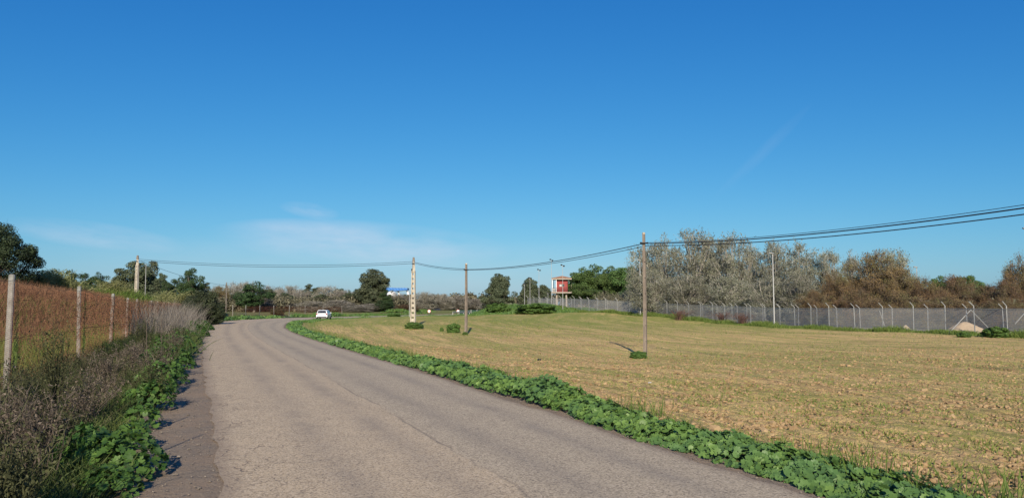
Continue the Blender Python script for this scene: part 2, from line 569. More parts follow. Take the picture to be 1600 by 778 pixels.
def materials():
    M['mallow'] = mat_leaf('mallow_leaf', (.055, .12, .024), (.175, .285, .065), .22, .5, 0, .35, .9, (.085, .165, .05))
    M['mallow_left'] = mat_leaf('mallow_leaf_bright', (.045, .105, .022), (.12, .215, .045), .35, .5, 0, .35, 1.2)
    M['sprout'] = mat_leaf('crop_sprouts', (.11, .16, .03), (.27, .30, .08), .3, .6, 0, .2, .8)
    M['grass'] = mat_leaf('grass_blades', (.07, .13, .02), (.19, .24, .06), .3, .6, 0, .2, .8)
    M['grass_dull'] = mat_leaf('dull_grass_blades', (.035, .062, .018), (.125, .155, .045), .3, .6, 0, .2, .8)
    M['dry'] = mat_leaf('dry_grass', (.08, .06, .035), (.24, .19, .12), .3, .7, .05, .15, 1.0)
    M['drygrey'] = mat_leaf('dry_grass_grey', (.15, .13, .105), (.33, .295, .25), .3, .7, .05, .15, 1.0)
    M['stalk'] = mat_leaf('dry_stalks', (.05, .038, .03), (.19, .155, .12), .1, .7, 0, .15, 1.5)
    M['oliveweed'] = mat_leaf('olive_weed_stems', (.03, .034, .016), (.115, .12, .055), .2, .7, 0, .15, 1.5)
    M['rustweed'] = mat_leaf('rust_brown_weeds', (.13, .07, .04), (.30, .17, .095), .3, .7, 0, .15, .5)
    M['poplar_twig'] = mat_leaf('pale_twigs', (.24, .235, .195), (.50, .48, .41), .1, .8, .10, .1, .35)
    M['poplar_leaf'] = mat_leaf('grey_green_leaves', (.13, .14, .095), (.29, .295, .20), .3, .7, .12, .15, .35)
    M['far_twig'] = mat_leaf('far_pale_twigs', (.19, .175, .145), (.40, .37, .315), .1, .8, .14, .1, .3)
    M['far_leaf'] = mat_leaf('far_dry_leaves', (.12, .115, .075), (.26, .24, .17), .3, .8, .15, .1, .3)
    M['bark'] = mat_plain('grey_bark', (.20, .17, .14), (.09, .075, .06), .9, 0, 6, .03)
    M['palebark'] = mat_plain('pale_bark', (.42, .39, .34), (.18, .16, .14), .9, 0, 3, .02)
    M['pine'] = mat_leaf('pine_needles', (.045, .085, .025), (.12, .19, .055), .15, .6, .12, .2, .35)
    M['euca'] = mat_leaf('olive_green_leaves', (.05, .07, .04), (.135, .155, .085), .15, .6, .12, .2, .35)
    M['darkgreen'] = mat_leaf('dark_green_leaves', (.022, .045, .018), (.06, .10, .035), .15, .6, .1, .2, .4)
    M['cedar'] = mat_leaf('blackish_green_needles', (.016, .028, .016), (.045, .065, .028), .1, .6, 0, .2, .4)
    M['tam'] = mat_leaf('rusty_feathery_foliage', (.14, .09, .048), (.30, .20, .10), .25, .8, .14, .1, .28, (.16, .16, .065))
    M['tam_twig'] = mat_leaf('brown_twigs', (.10, .075, .055), (.24, .18, .13), .1, .8, .08, .1, .4)
    M['shrubdark'] = mat_leaf('dark_shrub_leaves', (.022, .03, .016), (.062, .075, .034), .12, .6, .05, .2, .5)
    M['bushleaf'] = mat_leaf('bush_leaves', (.05, .10, .025), (.13, .215, .05), .2, .55, .05, .2, .5)
    M['farscrub'] = mat_leaf('grey_brown_scrub', (.075, .075, .045), (.20, .185, .125), .2, .8, 0, .1, .15)
    M['reed'] = mat_leaf('reed_leaves', (.13, .15, .05), (.34, .33, .15), .35, .6, .05, .2, .5)
    M['redshrub'] = mat_leaf('dark_red_twigs', (.08, .04, .035), (.19, .105, .085), .1, .8, .05, .1, .5)
    M['clod'] = mat_leaf('soil_clods', (.23, .15, .078), (.37, .26, .14), 0, .95, 0, .1, .8)
    M['pebble'] = mat_leaf('grey_gravel', (.13, .11, .09), (.27, .23, .185), 0, .95, 0, .1, .8)
    M['concrete'] = mat_plain('weathered_concrete', (.52, .47, .38), (.30, .26, .21), .9, 0, 5, .006, .2, (1, 1, .35))
    M['polegrey'] = mat_plain('grey_brown_concrete', (.25, .205, .165), (.14, .115, .095), .9, 0, 5, .006, .2, (1, 1, .3))
    M['postgrey'] = mat_plain('lichened_concrete_post', (.30, .30, .275), (.17, .168, .15), .9, 0, 7, .006, .2)
    M['lampgrey'] = mat_plain('pale_grey_steel', (.44, .44, .43), (.36, .36, .35), .5, .2, 3)
    M['galv'] = mat_plain('galvanised_steel', (.42, .42, .40), (.30, .30, .29), .6, .3, 4)
    M['rust'] = mat_plain('rusty_wire', (.30, .125, .065), (.17, .07, .04), .85, .1, 20)
    M['cable'] = mat_plain('black_cable', (.012, .016, .03), (.02, .02, .03), .5)
    M['dark'] = mat_plain('dark_metal', (.04, .04, .045), (.02, .02, .02), .5, .3)
    M['net'] = mat_net('grey_wire_netting', (.50, .49, .46), .27)
    M['redwall'] = mat_plain('red_painted_wall', (.30, .048, .042), (.21, .035, .033), .7, 0, 2.5)
    M['tile'] = mat_plain('terracotta_tiles', (.52, .26, .13), (.34, .15, .08), .85, 0, 3)
    M['cream'] = mat_plain('cream_concrete', (.40, .345, .28), (.31, .26, .21), .85, 0, 2)
    M['white'] = mat_plain('white_paint', (.80, .80, .80), (.68, .68, .68), .5, 0, 2)
    M['glass'] = mat_plain('dark_glass', (.03, .035, .045), (.02, .02, .03), .08, 0, 1, 0, .6)
    M['windowpane'] = mat_plain('pale_window_pane', (.48, .48, .47), (.38, .39, .40), .4, 0, .8)
    M['blue'] = mat_plain('blue_painted_steel', (.045, .19, .50), (.035, .15, .42), .5, 0, 1.5)
    M['carwhite'] = mat_plain('white_car_paint', (.82, .83, .85), (.74, .75, .77), .25, 0, .6, 0, .6)
    M['cardark'] = mat_plain('black_car_paint', (.03, .03, .035), (.02, .02, .025), .25, 0, .6, 0, .6)
    M['rubber'] = mat_plain('rubber', (.02, .02, .02), (.03, .03, .03), .8)
    M['lamp_red'] = mat_plain('red_lens', (.35, .02, .02), (.25, .01, .01), .3)
    M['plate'] = mat_plain('plain_plate', (.7, .7, .68), (.6, .6, .58), .5)
    M['sand'] = mat_plain('pale_sand', (.50, .385, .25), (.38, .28, .18), .95, 0, 3, .04)
    M['greensheet'] = mat_plain('dark_green_screen', (.02, .055, .045), (.012, .035, .03), .8, 0, 1)
    M['signred'] = mat_plain('sign_red', (.5, .03, .03), (.4, .02, .02), .5)


materials()


def mat_ground():
    m, nt, out = new_mat('ground_soil_and_grass')
    L = nt.links.new
    zc = attr(nt, 'zone').outputs['Color']
    fm = attr(nt, 'fieldmask').outputs['Fac']
    dist = attr(nt, 'dist').outputs['Fac']; al = attr(nt, 'along').outputs['Fac']
    tc = N(nt, 'ShaderNodeTexCoord'); ov = tc.outputs['Object']
    # rows follow the road edge: dist across the rows, along down the rows
    cx = N(nt, 'ShaderNodeCombineXYZ')
    L(mth(nt, 'MULTIPLY', dist, 1.0), cx.inputs[0]); L(mth(nt, 'MULTIPLY', al, .07), cx.inputs[1])
    band = noise(nt, cx.outputs[0], .55, 5, .6, .4)
    fine = noise(nt, cx.outputs[0], 3.2, 5, .65, .5)
    cl = noise(nt, ov, 7, 6, .7)
    cl2 = noise(nt, ov, 22, 5, .7)
    green_amt = ramp(nt, mth(nt, 'ADD', mth(nt, 'MULTIPLY', band, .6), mth(nt, 'MULTIPLY', fine, .4)), .45, .56)
    spots = ramp(nt, noise(nt, ov, 9, 5, .7), .36, .56)
    far = attr(nt, 'fargreen').outputs['Fac']
    ga = mth(nt, 'ADD', mth(nt, 'MULTIPLY', mth(nt, 'MULTIPLY', green_amt, spots), .85), far, True)
    soil = mixc(nt, ramp(nt, cl, .3, .7), (.57, .385, .165), (.82, .59, .265))
    soil = mixc(nt, ramp(nt, fine, .35, .65), soil, (.78, .57, .21))
    red = ramp(nt, noise(nt, ov, .16, 3), .50, .66)
    soil = mixc(nt, mth(nt, 'MULTIPLY', red, .35), soil, (.52, .29, .15))
    soil = mixc(nt, ramp(nt, cl2, .50, .30), soil, (.26, .165, .09))
    cx2 = N(nt, 'ShaderNodeCombineXYZ')
    L(mth(nt, 'MULTIPLY', dist, 5.5), cx2.inputs[0]); L(mth(nt, 'MULTIPLY', al, .16), cx2.inputs[1])
    fur = noise(nt, cx2.outputs[0], 1.0, 4, .6, .3)
    soil = mixc(nt, mth(nt, 'MULTIPLY', ramp(nt, fur, .53, .38), .75), soil, (.27, .175, .085))
    fieldc = mixc(nt, ga, soil, (.24, .265, .06))
    oth = mixc(nt, ramp(nt, cl, .3, .7), zc, (.0, .0, .0))
    ms = N(nt, 'ShaderNodeMix', data_type='RGBA', blend_type='MULTIPLY')
    ms.inputs[0].default_value = 1
    L(zc, ms.inputs[6])
    L(mixc(nt, ramp(nt, noise(nt, ov, 3, 6, .7), .3, .7), (.6, .6, .6), (1.35, 1.3, 1.2)), ms.inputs[7])
    c = mixc(nt, fm, ms.outputs[2], fieldc)
    p = N(nt, 'ShaderNodeBsdfPrincipled')
    L(c, p.inputs['Base Color']); p.inputs['Roughness'].default_value = .95
    p.inputs['Specular IOR Level'].default_value = .15
    h = mth(nt, 'ADD', cl, mth(nt, 'MULTIPLY', cl2, .4))
    L(bump(nt, h, 1.0, .11), p.inputs['Normal'])
    L(p.outputs[0], out.inputs[0])
    return m


def mat_road():
    m, nt, out = new_mat('worn_asphalt')
    L = nt.links.new
    u = attr(nt, 'across').outputs['Fac']
    tc = N(nt, 'ShaderNodeTexCoord'); ov = tc.outputs['Object']
    big = noise(nt, ov, .35, 4, .6)
    mid = noise(nt, ov, 2.2, 5, .65)
    vo = N(nt, 'ShaderNodeTexVoronoi'); vo.inputs['Scale'].default_value = 66; L(ov, vo.inputs['Vector'])
    agg = vo.outputs['Distance']; sep = N(nt, 'ShaderNodeSeparateColor'); L(vo.outputs['Color'], sep.inputs[0])
    rnd = sep.outputs[0]
    left = mixc(nt, big, (.43, .33, .212), (.53, .41, .26))
    right = mixc(nt, big, (.37, .30, .205), (.45, .365, .243))
    # lane joint wanders a little about the middle
    uu = mth(nt, 'ADD', u, mth(nt, 'MULTIPLY', mth(nt, 'SUBTRACT', mid, .5), .025))
    lane = ramp(nt, uu, .505, .53)
    c = mixc(nt, lane, left, right)
    c = mixc(nt, mth(nt, 'MULTIPLY', ramp(nt, mid, .35, .65), .35), c, (.32, .255, .175))
    # stones
    c = mixc(nt, mth(nt, 'MULTIPLY', ramp(nt, rnd, .55, 1.0), .7), c, (.60, .49, .35))
    c = mixc(nt, mth(nt, 'MULTIPLY', ramp(nt, rnd, .38, .0), .75), c, (.10, .08, .065))
    # wheel tracks, smoother and slightly darker
    for cen, wd in ((.24, .07), (.42, .06), (.63, .07), (.84, .06)):
        w = ramp(nt, mth(nt, 'ABSOLUTE', mth(nt, 'SUBTRACT', uu, cen)), wd, 0)
        c = mixc(nt, mth(nt, 'MULTIPLY', mth(nt, 'MULTIPLY', w, ramp(nt, big, .30, .6)), .42), c, (.15, .13, .115))
    # joint line
    j = ramp(nt, mth(nt, 'ABSOLUTE', mth(nt, 'SUBTRACT', uu, .515)), .006, .001)
    c = mixc(nt, mth(nt, 'MULTIPLY', mth(nt, 'MULTIPLY', j, .5), ramp(nt, big, .4, .55)), c, (.08, .07, .065))
    # cracks near the left edge
    dist_vec = N(nt, 'ShaderNodeMix', data_type='VECTOR'); dist_vec.inputs[0].default_value = .25
    nzc = N(nt, 'ShaderNodeTexNoise'); nzc.inputs['Scale'].default_value = 3.5; nzc.inputs['Detail'].default_value = 4; L(ov, nzc.inputs['Vector'])
    L(ov, dist_vec.inputs[4]); L(nzc.outputs['Color'], dist_vec.inputs[5])
    v2 = N(nt, 'ShaderNodeTexVoronoi', feature='DISTANCE_TO_EDGE'); v2.inputs['Scale'].default_value = 4.2
    L(dist_vec.outputs[1], v2.inputs['Vector'])
    cr = ramp(nt, v2.outputs['Distance'], .030, .008)
    zone = mth(nt, 'MULTIPLY', ramp(nt, u, .27, .05), ramp(nt, noise(nt, ov, 1.3, 3), .42, .54), True)
    cm = mth(nt, 'MULTIPLY', cr, zone)
    c = mixc(nt, mth(nt, 'MULTIPLY', cm, .75), c, (.08, .06, .05))
    # dirt on both edges
    ed = mth(nt, 'ADD', ramp(nt, uu, .055, .0), ramp(nt, uu, .965, 1.0), True)
    c = mixc(nt, mth(nt, 'MULTIPLY', ed, .6), c, (.20, .15, .11))
    p = N(nt, 'ShaderNodeBsdfPrincipled')
    L(c, p.inputs['Base Color']); p.inputs['Roughness'].default_value = .85
    p.inputs['Specular IOR Level'].default_value = .25
    h = mth(nt, 'SUBTRACT', mth(nt, 'MULTIPLY', agg, -.5), cm)
    L(bump(nt, h, .7, .007), p.inputs['Normal'])
    L(p.outputs[0], out.inputs[0])
    return m


def mat_shoulder():
    m, nt, out = new_mat('dirt_shoulder')
    L = nt.links.new
    tc = N(nt, 'ShaderNodeTexCoord'); ov = tc.outputs['Object']
    a = noise(nt, ov, 1.1, 5, .65); b = noise(nt, ov, 9, 6, .7); g = noise(nt, ov, 40, 4, .7)
    c = mixc(nt, ramp(nt, a, .40, .60), (.19, .155, .12), (.29, .205, .135))
    c = mixc(nt, ramp(nt, b, .3, .7), c, (.27, .215, .155))
    c = mixc(nt, mth(nt, 'MULTIPLY', ramp(nt, g, .5, .32), .7), c, (.09, .065, .05))
    p = N(nt, 'ShaderNodeBsdfPrincipled')
    L(c, p.inputs['Base Color']); p.inputs['Roughness'].default_value = .95; p.inputs['Specular IOR Level'].default_value = .15
    L(bump(nt, mth(nt, 'ADD', b, mth(nt, 'MULTIPLY', g, .5)), .8, .03), p.inputs['Normal'])
    L(p.outputs[0], out.inputs[0])
    return m


# ------------------------------------------------------------------ ground sheet
def axis(segs):
    out = [segs[0][0]]
    for a, b, st in segs:
        n = max(1, int(round((b - a) / st)))
        out += list(np.linspace(a, b, n + 1)[1:])
    return np.array(out)


def build_ground():
    xs = axis([(-2500, -500, 250), (-500, -130, 20), (-130, -50, 3), (-50, -16, .8), (-16, 0, .35), (0, 18, .13), (18, 32, .22), (32, 60, .7), (60, 130, 4), (130, 500, 20), (500, 2500, 250)])
    ys = axis([(-60, 0, 6), (0, 5, .5), (5, 22, .13), (22, 40, .22), (40, 70, .5), (70, 130, 1.0), (130, 200, 1.6), (200, 300, 5), (300, 700, 25), (700, 4500, 350)])
    X, Y = np.meshgrid(xs, ys)
    shp = X.shape
    X = X.ravel(); Y = Y.ravel()
    Z, dr, ar, dl, sd = hz(X, Y)
    # the field: right of the road, in front of the security fence
    fr = FR3[:, :2]
    dfr, sfr, _ = poly_dist(X, Y, fr)
    left_of_fence = sfr * dfr
    wob = vn2(X * .35, Y * .35)
    fm = sm(1.35, 1.9, dr + wob * .8) * sm(.8, 1.8, left_of_fence + wob * 1.2) * (Y < 175) * (Y > -60)
    fm = fm * np.where(Y > 120, sm(176, 158, Y + wob * 6), 1)
    # ends of field against the mound
    mound = np.exp(-(((X - (-2.2)) / 4.8) ** 2 + ((Y - 166) / 8) ** 2)) + np.exp(-(((X - 6) / 6) ** 2 + ((Y - 160) / 6) ** 2))
    fm = fm * (1 - sm(.25, .5, mound))
    # plough relief
    rel = (vn1(dr * 3.1, ar * 1.2) * .05 + vn2(X * 6.5, Y * 6.5) * .075 + vn3(X * 2.6, Y * 2.6) * .07 + vn4(X * 13, Y * 13) * .03)
    near = np.exp(-np.maximum(Y - 20, 0) / 40.0)
    Z = Z + rel * fm * (.35 + .65 * near)
    far = np.hypot(X, Y)
    # zone colours (what grows or lies there)
    green = np.array([.115, .155, .045]); dgreen = np.array([.06, .095, .03]); bank = np.array([.25, .125, .07]); dry = np.array([.24, .19, .11])
    n5 = vn3(X * .12, Y * .12) + .5; n6 = vn4(X * .5, Y * .5) + .5
    c = green[None] * (1 - n5[:, None] * .6) + dry[None] * n5[:, None] * .6
    lb = (sm(.5, 2.5, sd) - sm(10, 26, sd)) * (1 - sm(90, 120, Y))
    lbm = sm(.15, .45, sm(2.2, 4.2, sd + (n6 - .5) * 1.2)) * (1 - sm(9, 16, sd + n6 * 3)) * (1 - sm(95, 125, Y))
    c = c * (1 - lbm[:, None]) + bank[None] * lbm[:, None]
    vg = (1 - sm(.5, 2.2, sd)) * (dl > 0)
    c = c * (1 - vg[:, None]) + dgreen[None] * vg[:, None]
    behind = (left_of_fence < 0.3) & (dr > 0)
    c[behind] = (dry * .75 + dgreen * .3)[None] * (.7 + .6 * n5[behind, None])
    bare = np.exp(-(((X - 1.3) / 1.3) ** 2 + ((Y - 160) / 3.0) ** 2))
    c = c * (1 - bare[:, None]) + np.array([.45, .30, .18])[None] * bare[:, None]
    ny, nx = shp
    me = bpy.data.meshes.new('ground')
    V = np.stack([X, Y, Z], 1).astype(np.float32)
    me.vertices.add(len(V)); me.vertices.foreach_set('co', V.ravel())
    i = np.arange(nx * ny).reshape(shp)
    f = np.stack([i[:-1, :-1], i[:-1, 1:], i[1:, 1:], i[1:, :-1]], -1).reshape(-1, 4)
    me.loops.add(f.size); me.loops.foreach_set('vertex_index', f.ravel().astype(np.int32))
    me.polygons.add(len(f)); me.polygons.foreach_set('loop_start', np.arange(0, f.size, 4, dtype=np.int32))
    me.polygons.foreach_set('loop_total', np.full(len(f), 4, np.int32))
    me.polygons.foreach_set('use_smooth', np.ones(len(f), bool))
    fgreen = fm * (sm(60, 110, Y) * .5 + .30 * sm(4.0, 0.5, left_of_fence) + .3 * sm(.66, .3, np.abs(dr - 2.2)) * sm(60, 90, Y)) * (.6 + .8 * n5)
    for nm, arr in (('fieldmask', fm), ('dist', dr), ('along', ar), ('fargreen', np.clip(fgreen, 0, .8))):
        a = me.attributes.new(nm, 'FLOAT', 'POINT'); a.data.foreach_set('value', arr.astype(np.float32))
    a = me.attributes.new('zone', 'FLOAT_COLOR', 'POINT')
    a.data.foreach_set('color', np.concatenate([np.clip(c, 0, 1), np.ones((len(c), 1))], 1).astype(np.float32).ravel())
    me.update(calc_edges=True)
    me.materials.append(mat_ground())
    struct(link('ground', me))


build_ground()


# ------------------------------------------------------------------ road sheets
def strip(name, A, B, z, mat, cols=(0, 1), zfun=None):
    n = len(A)
    k = len(cols)
    V = np.zeros((n, k, 3)); U = np.zeros((n, k))
    for j, c in enumerate(cols):
        V[:, j, :2] = A * (1 - c) + B * c
        V[:, j, 2] = z + (zfun(c) if zfun else 0)
        U[:, j] = c
    i = np.arange(n * k).reshape(n, k)
    f = np.stack([i[:-1, :-1], i[:-1, 1:], i[1:, 1:], i[1:, :-1]], -1).reshape(-1, 4)
    mb = MB(); mb.add(V.reshape(-1, 3), f, 0.5)
    me = mb.mesh(name, mat, True)
    a = me.attributes.new('across', 'FLOAT', 'POINT'); a.data.foreach_set('value', U.ravel().astype(np.float32))
    return struct(link(name, me))


nR = 320
LA, _s = resample(LE, nR); RA, _s = resample(RE, nR)
# ragged asphalt edges
_t = np.gradient(LA, axis=0); _t /= np.linalg.norm(_t, axis=1)[:, None]
LAr = catmull(LE[::1], .5); RAr = catmull(RE[::1], .5)
LAr, sL = resample(LAr, 1100); RAr, sR = resample(RAr, 1100)


def ragged(line, s, amp, seed):
    w = amp * (vn1(s * 1.7 + seed, s * 0 + seed) + .6 * vn2(s * 5.3 + seed, s * 0 + 3)) * 2
    t = np.gradient(line, axis=0); t /= np.linalg.norm(t, axis=1)[:, None]
    return line + np.stack([-t[:, 1], t[:, 0]], 1) * w[:, None]


LAr = ragged(LAr, sL, .045, 5); RAr = ragged(RAr, sR, .05, 19)
strip('road', LAr, RAr, 0.012, mat_road(), np.linspace(0, 1, 13), lambda c: 0.05 * (1 - (2 * c - 1) ** 2))
MS = mat_shoulder()
strip('shoulder', offset(LAr, 1.9), offset(LAr, -.35), 0.0, MS, np.linspace(0, 1, 4), lambda c: -0.03 * (1 - c))
strip('shoulder', offset(RAr, .35), offset(RAr, -.52), 0.0, MS, np.linspace(0, 1, 3), lambda c: -0.025 * c)


# ------------------------------------------------------------------ field clods and sprouts
def scatter_field(n, d0, d1, rng, pw=1.0):
    """random points of the field in view, thicker near the camera"""
    D = d0 * (d1 / d0) ** (rng.random(n) ** pw)
    a = rng.uniform(-.5, .72, n)
    X = a * D; Y = D
    z, dr, ar, dl, sd = hz(X, Y)
    dfr, sfr, _ = poly_dist(X, Y, FR3[:, :2])
    ok = (dr > 1.5) & (sfr * dfr > 1.0)
    return X[ok], Y[ok], z[ok], dr[ok], ar[ok]


def ico():
    t = (1 + 5 ** .5) / 2
    v = np.array([(-1, t, 0), (1, t, 0), (-1, -t, 0), (1, -t, 0), (0, -1, t), (0, 1, t), (0, -1, -t), (0, 1, -t), (t, 0, -1), (t, 0, 1), (-t, 0, -1), (-t, 0, 1)], float)
    v /= np.linalg.norm(v[0])
    f = np.array([(0, 11, 5), (0, 5, 1), (0, 1, 7), (0, 7, 10), (0, 10, 11), (1, 5, 9), (5, 11, 4), (11, 10, 2), (10, 7, 6), (7, 1, 8), (3, 9, 4), (3, 4, 2), (3, 2, 6), (3, 6, 8), (3, 8, 9), (4, 9, 5), (2, 4, 11), (6, 2, 10), (8, 6, 7), (9, 8, 1)])
    return v, f


ICO_V, ICO_F = ico()


def rocks(mb, X, Y, Z, s, rng, flat=.6):
    n = len(X)
    V = ICO_V[None] * (1 + rng.uniform(-.32, .32, (n, 12, 1)))
    sc = np.stack([s * rng.uniform(.8, 1.4, n), s * rng.uniform(.8, 1.4, n), s * flat * rng.uniform(.7, 1.2, n)], 1)
    a = rng.uniform(0, 6.28, n)
    V = V * sc[:, None]
    x = V[..., 0] * np.cos(a)[:, None] - V[..., 1] * np.sin(a)[:, None]
    y = V[..., 0] * np.sin(a)[:, None] + V[..., 1] * np.cos(a)[:, None]
    V = np.stack([x + X[:, None], y + Y[:, None], V[..., 2] + Z[:, None]], -1)
    f = (np.arange(n) * 12)[:, None, None] + ICO_F[None]
    mb.add(V.reshape(-1, 3), f.reshape(-1, 3), np.repeat(rng.random(n), 12))


rng = np.random.default_rng(11)
mb = MB()
X, Y, Z, dr, ar = scatter_field(60000, 6.5, 46, rng)
s = rng.lognormal(-4.2, .48, len(X)) * (1 + Y / 90); s = np.clip(s, .009, .085)
clump = vn3(X * .8, Y * .8) + .5
keep = rng.random(len(X)) < (.35 + clump)
rocks(mb, X[keep], Y[keep], Z[keep] + s[keep] * .22, s[keep], rng, .8)
o = mb.build('soil_clods', M['clod'], None, False)
tag(o, 'dry tan clods of earth scattered over the ploughed field', 'clods', kind='stuff')

mb = MB()
X, Y, Z, dr, ar = scatter_field(90000, 6.5, 110, rng)
rowf = vn1(dr * 1.1, ar * .08) + vn2(dr * 3.3, ar * .2) * .6
keep = rng.random(len(X)) < np.clip(.22 + rowf * 1.6, .03, 1)
X, Y, Z = X[keep], Y[keep], Z[keep]
n = len(X)
A = np.stack([X, Y, Z], 1)
hh = rng.uniform(.025, .075, n) * (1 + Y / 60)
B = A + np.stack([rng.normal(0, .035, n), rng.normal(0, .035, n), hh], 1)
v, f = slivers(A, B, .010 + Y * .0006, rng)
mb.add(v, f, np.repeat(rng.random(n), 3))
o = mb.build('field_sprouts', M['sprout'], None)
tag(o, 'thin green crop sprouts in faint rows on the tan field', 'sprouts', kind='stuff')

# a pale stone and a dark scrap lying in the field
for (px, py, sz, m_, nm, lb, ct) in ((1016, 615, .055, 'plate', 'pale_stone', 'single white stone lying in the field below the tall grey pole', 'stone'),
                                     (843, 557, .13, 'dark', 'dark_clod', 'dark flat clod lying in the field left of the tall grey pole', 'clod')):
    q = G(px, py, -.5); mb = MB()
    rocks(mb, np.array([0.0]), np.array([0.0]), np.array([0.02]), np.array([sz]), rng, .45)
    o = mb.build(nm, M[m_]); o.location = (q[0], q[1], hgt(*q) + .02); tag(o, lb, ct)


# ------------------------------------------------------------------ mallow verge
def mallow_leaf(nl=7):
    """lobed round cupped leaf, unit radius, in the XY plane"""
    V = [(0, 0, 0)]
    for k in range(nl * 2 + 1):
        a = -2.75 + 5.5 * k / (nl * 2)
        r = 1.0 if k % 2 else .80
        if k in (0, nl * 2): r = .62
        V.append((r * sin(a), r * cos(a), .16 * r * r + (.07 if k % 2 else -.05)))
    F_ = [(0, i + 1, i) for i in range(1, nl * 2 + 1)]
    return np.array(V), np.array(F_)


def add_leaves(mb, C, Nn, R, rng, tone, nl=7):
    V0, F0 = mallow_leaf(nl)
    n = len(C)
    Nn = Nn / np.linalg.norm(Nn, axis=1)[:, None]
    t = np.cross(Nn, rng.normal(size=C.shape)); t /= np.linalg.norm(t, axis=1)[:, None]
    b = np.cross(Nn, t)
    rr = R[:, None, None]
    V = C[:, None] + (t[:, None] * V0[None, :, 0:1] + b[:, None] * V0[None, :, 1:2] + Nn[:, None] * V0[None, :, 2:3]) * rr
    f = (np.arange(n) * len(V0))[:, None, None] + F0[None]
    mb.add(V.reshape(-1, 3), f.reshape(-1, 3), np.repeat(tone, len(V0)))


def mallow_strip():
    rng = np.random.default_rng(21)
    line, s = resample(RE, 1200)
    tang = np.gradient(line, axis=0); tang /= np.linalg.norm(tang, axis=1)[:, None]
    nrm = np.stack([tang[:, 1], -tang[:, 0]], 1)     # to the right
    mb = MB()
    stems = MB()
    bigbush = G(800, 626)       # taller clump
    for (s0, s1, dens, nl, scale) in ((9, 28, 620, 7, .70), (28, 48, 360, 5, .9), (48, 110, 110, 3, 1.5)):
        L = s1 - s0
        n = int(L * 1.35 * dens)
        ss = rng.uniform(s0, s1, n)
        q = rng.random(n)
        x = np.interp(ss, s, line[:, 0]); y = np.interp(ss, s, line[:, 1])
        nx = np.interp(ss, s, nrm[:, 0]); ny = np.interp(ss, s, nrm[:, 1])
        w0 = .20 + .14 * vn1(ss * .9, ss * 0) + .10 * vn2(ss * 3, ss * 0)
        w1 = 1.32 + .5 * vn2(ss * .5, ss * 0 + 7) + .35 * vn3(ss * 1.9, ss * 0)
        off = w0 + (w1 - w0) * q
        x = x + nx * off; y = y + ny * off
        prof = np.clip(np.sin(np.clip(q, .0, 1) * pi) ** .45, 0, 1)
        H = (.17 + .15 * vn3(x * 1.1, y * 1.1) + .20 * vn4(x * 3.0, y * 3.0) + .12 * vn1(x * 7, y * 7)) * (.25 + .75 * prof)
        db = np.hypot(x - bigbush[0] - .3, y - bigbush[1])
        H = H + .22 * np.exp(-(db / 1.1) ** 2) + .12 * np.exp(-((ss - 31) / 3) ** 2)
        H = np.maximum(H, .05)
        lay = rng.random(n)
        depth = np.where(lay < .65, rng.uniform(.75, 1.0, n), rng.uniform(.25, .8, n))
        zb = hz(x, y)[0]
        C = np.stack([x, y, zb + H * depth], 1)
        side = (q - .5) * 2
        Nn = np.stack([nx * side * .7, ny * side * .7, np.full(n, .9)], 1) + rng.normal(0, .36, (n, 3)) + np.array([0, -.25, 0])
        R = rng.uniform(.030, .078, n) * scale
        big = rng.random(n) < .10
        R = np.where(big, R * 1.35, R)
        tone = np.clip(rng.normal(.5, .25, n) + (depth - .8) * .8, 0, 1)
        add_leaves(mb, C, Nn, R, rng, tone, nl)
    # grass tufts growing through and at the rear
    n = 5200
    ss = rng.uniform(9, 70, n); x = np.interp(ss, s, line[:, 0]); y = np.interp(ss, s, line[:, 1])
    nx = np.interp(ss, s, nrm[:, 0]); ny = np.interp(ss, s, nrm[:, 1])
    off = rng.normal(1.5, .28, n)
    x = x + nx * off; y = y + ny * off
    cl = vn1(x * .6, y * .6) > .02
    x, y = x[cl], y[cl]; n = len(x)
    A = np.stack([x, y, hz(x, y)[0]], 1)
    B = A + np.stack([rng.normal(0, .09, n), rng.normal(0, .09, n), rng.uniform(.12, .42, n)], 1)
    v, f1, f2 = blades(A, B, .011, rng, .1)
    g = MB(); g.add(v, f1, np.repeat(rng.random(n), 5)); g.add(np.zeros((0, 3)), f2 - 0 if False else np.zeros((0, 3), int), np.zeros(0))
    g.f.append(f2); g.mi.append(np.zeros(len(f2), np.int32))
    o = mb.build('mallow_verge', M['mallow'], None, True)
    tag(o, 'low bright green belt of lobed mallow leaves between road and field', 'weeds', kind='stuff')
    o = g.build('verge_grass', M['grass'], None)
    tag(o, 'grass blades along the field side of the mallow belt', 'grass', kind='stuff')


mallow_strip()


def clump_leaves(name, spots, label, cat, mat, seed, smooth=True, sizes=(.035, .085), dens=150, nl=7, kind='stuff'):
    """mallow clumps: spots = (x, y, radius, height)"""
    rng = np.random.default_rng(seed); mb = MB()
    for (x, y, r, h) in spots:
        n = int(dens * r * r * 3.1 * (1 + h))
        a = rng.uniform(0, 6.28, n); q = np.sqrt(rng.random(n))
        px = x + r * q * np.cos(a); py = y + r * q * np.sin(a)
        H = h * np.sqrt(np.clip(1 - q ** 2, .03, 1)) * (1 + .5 * vn3(px * 3, py * 3))
        dp = np.where(rng.random(n) < .7, rng.uniform(.8, 1, n), rng.uniform(.3, .85, n))
        C = np.stack([px, py, hz(px, py)[0] + H * dp], 1)
        Nn = np.stack([np.cos(a) * q * .8, np.sin(a) * q * .8, np.full(n, .8)], 1) + rng.normal(0, .35, (n, 3))
        add_leaves(mb, C, Nn, rng.uniform(*sizes, n), rng, np.clip(rng.normal(.5, .28, n), 0, 1), nl)
    o = mb.build(name, M[mat], None, smooth)
    if kind: tag(o, label, cat, kind=kind)
    else: tag(o, label, cat)
    return o


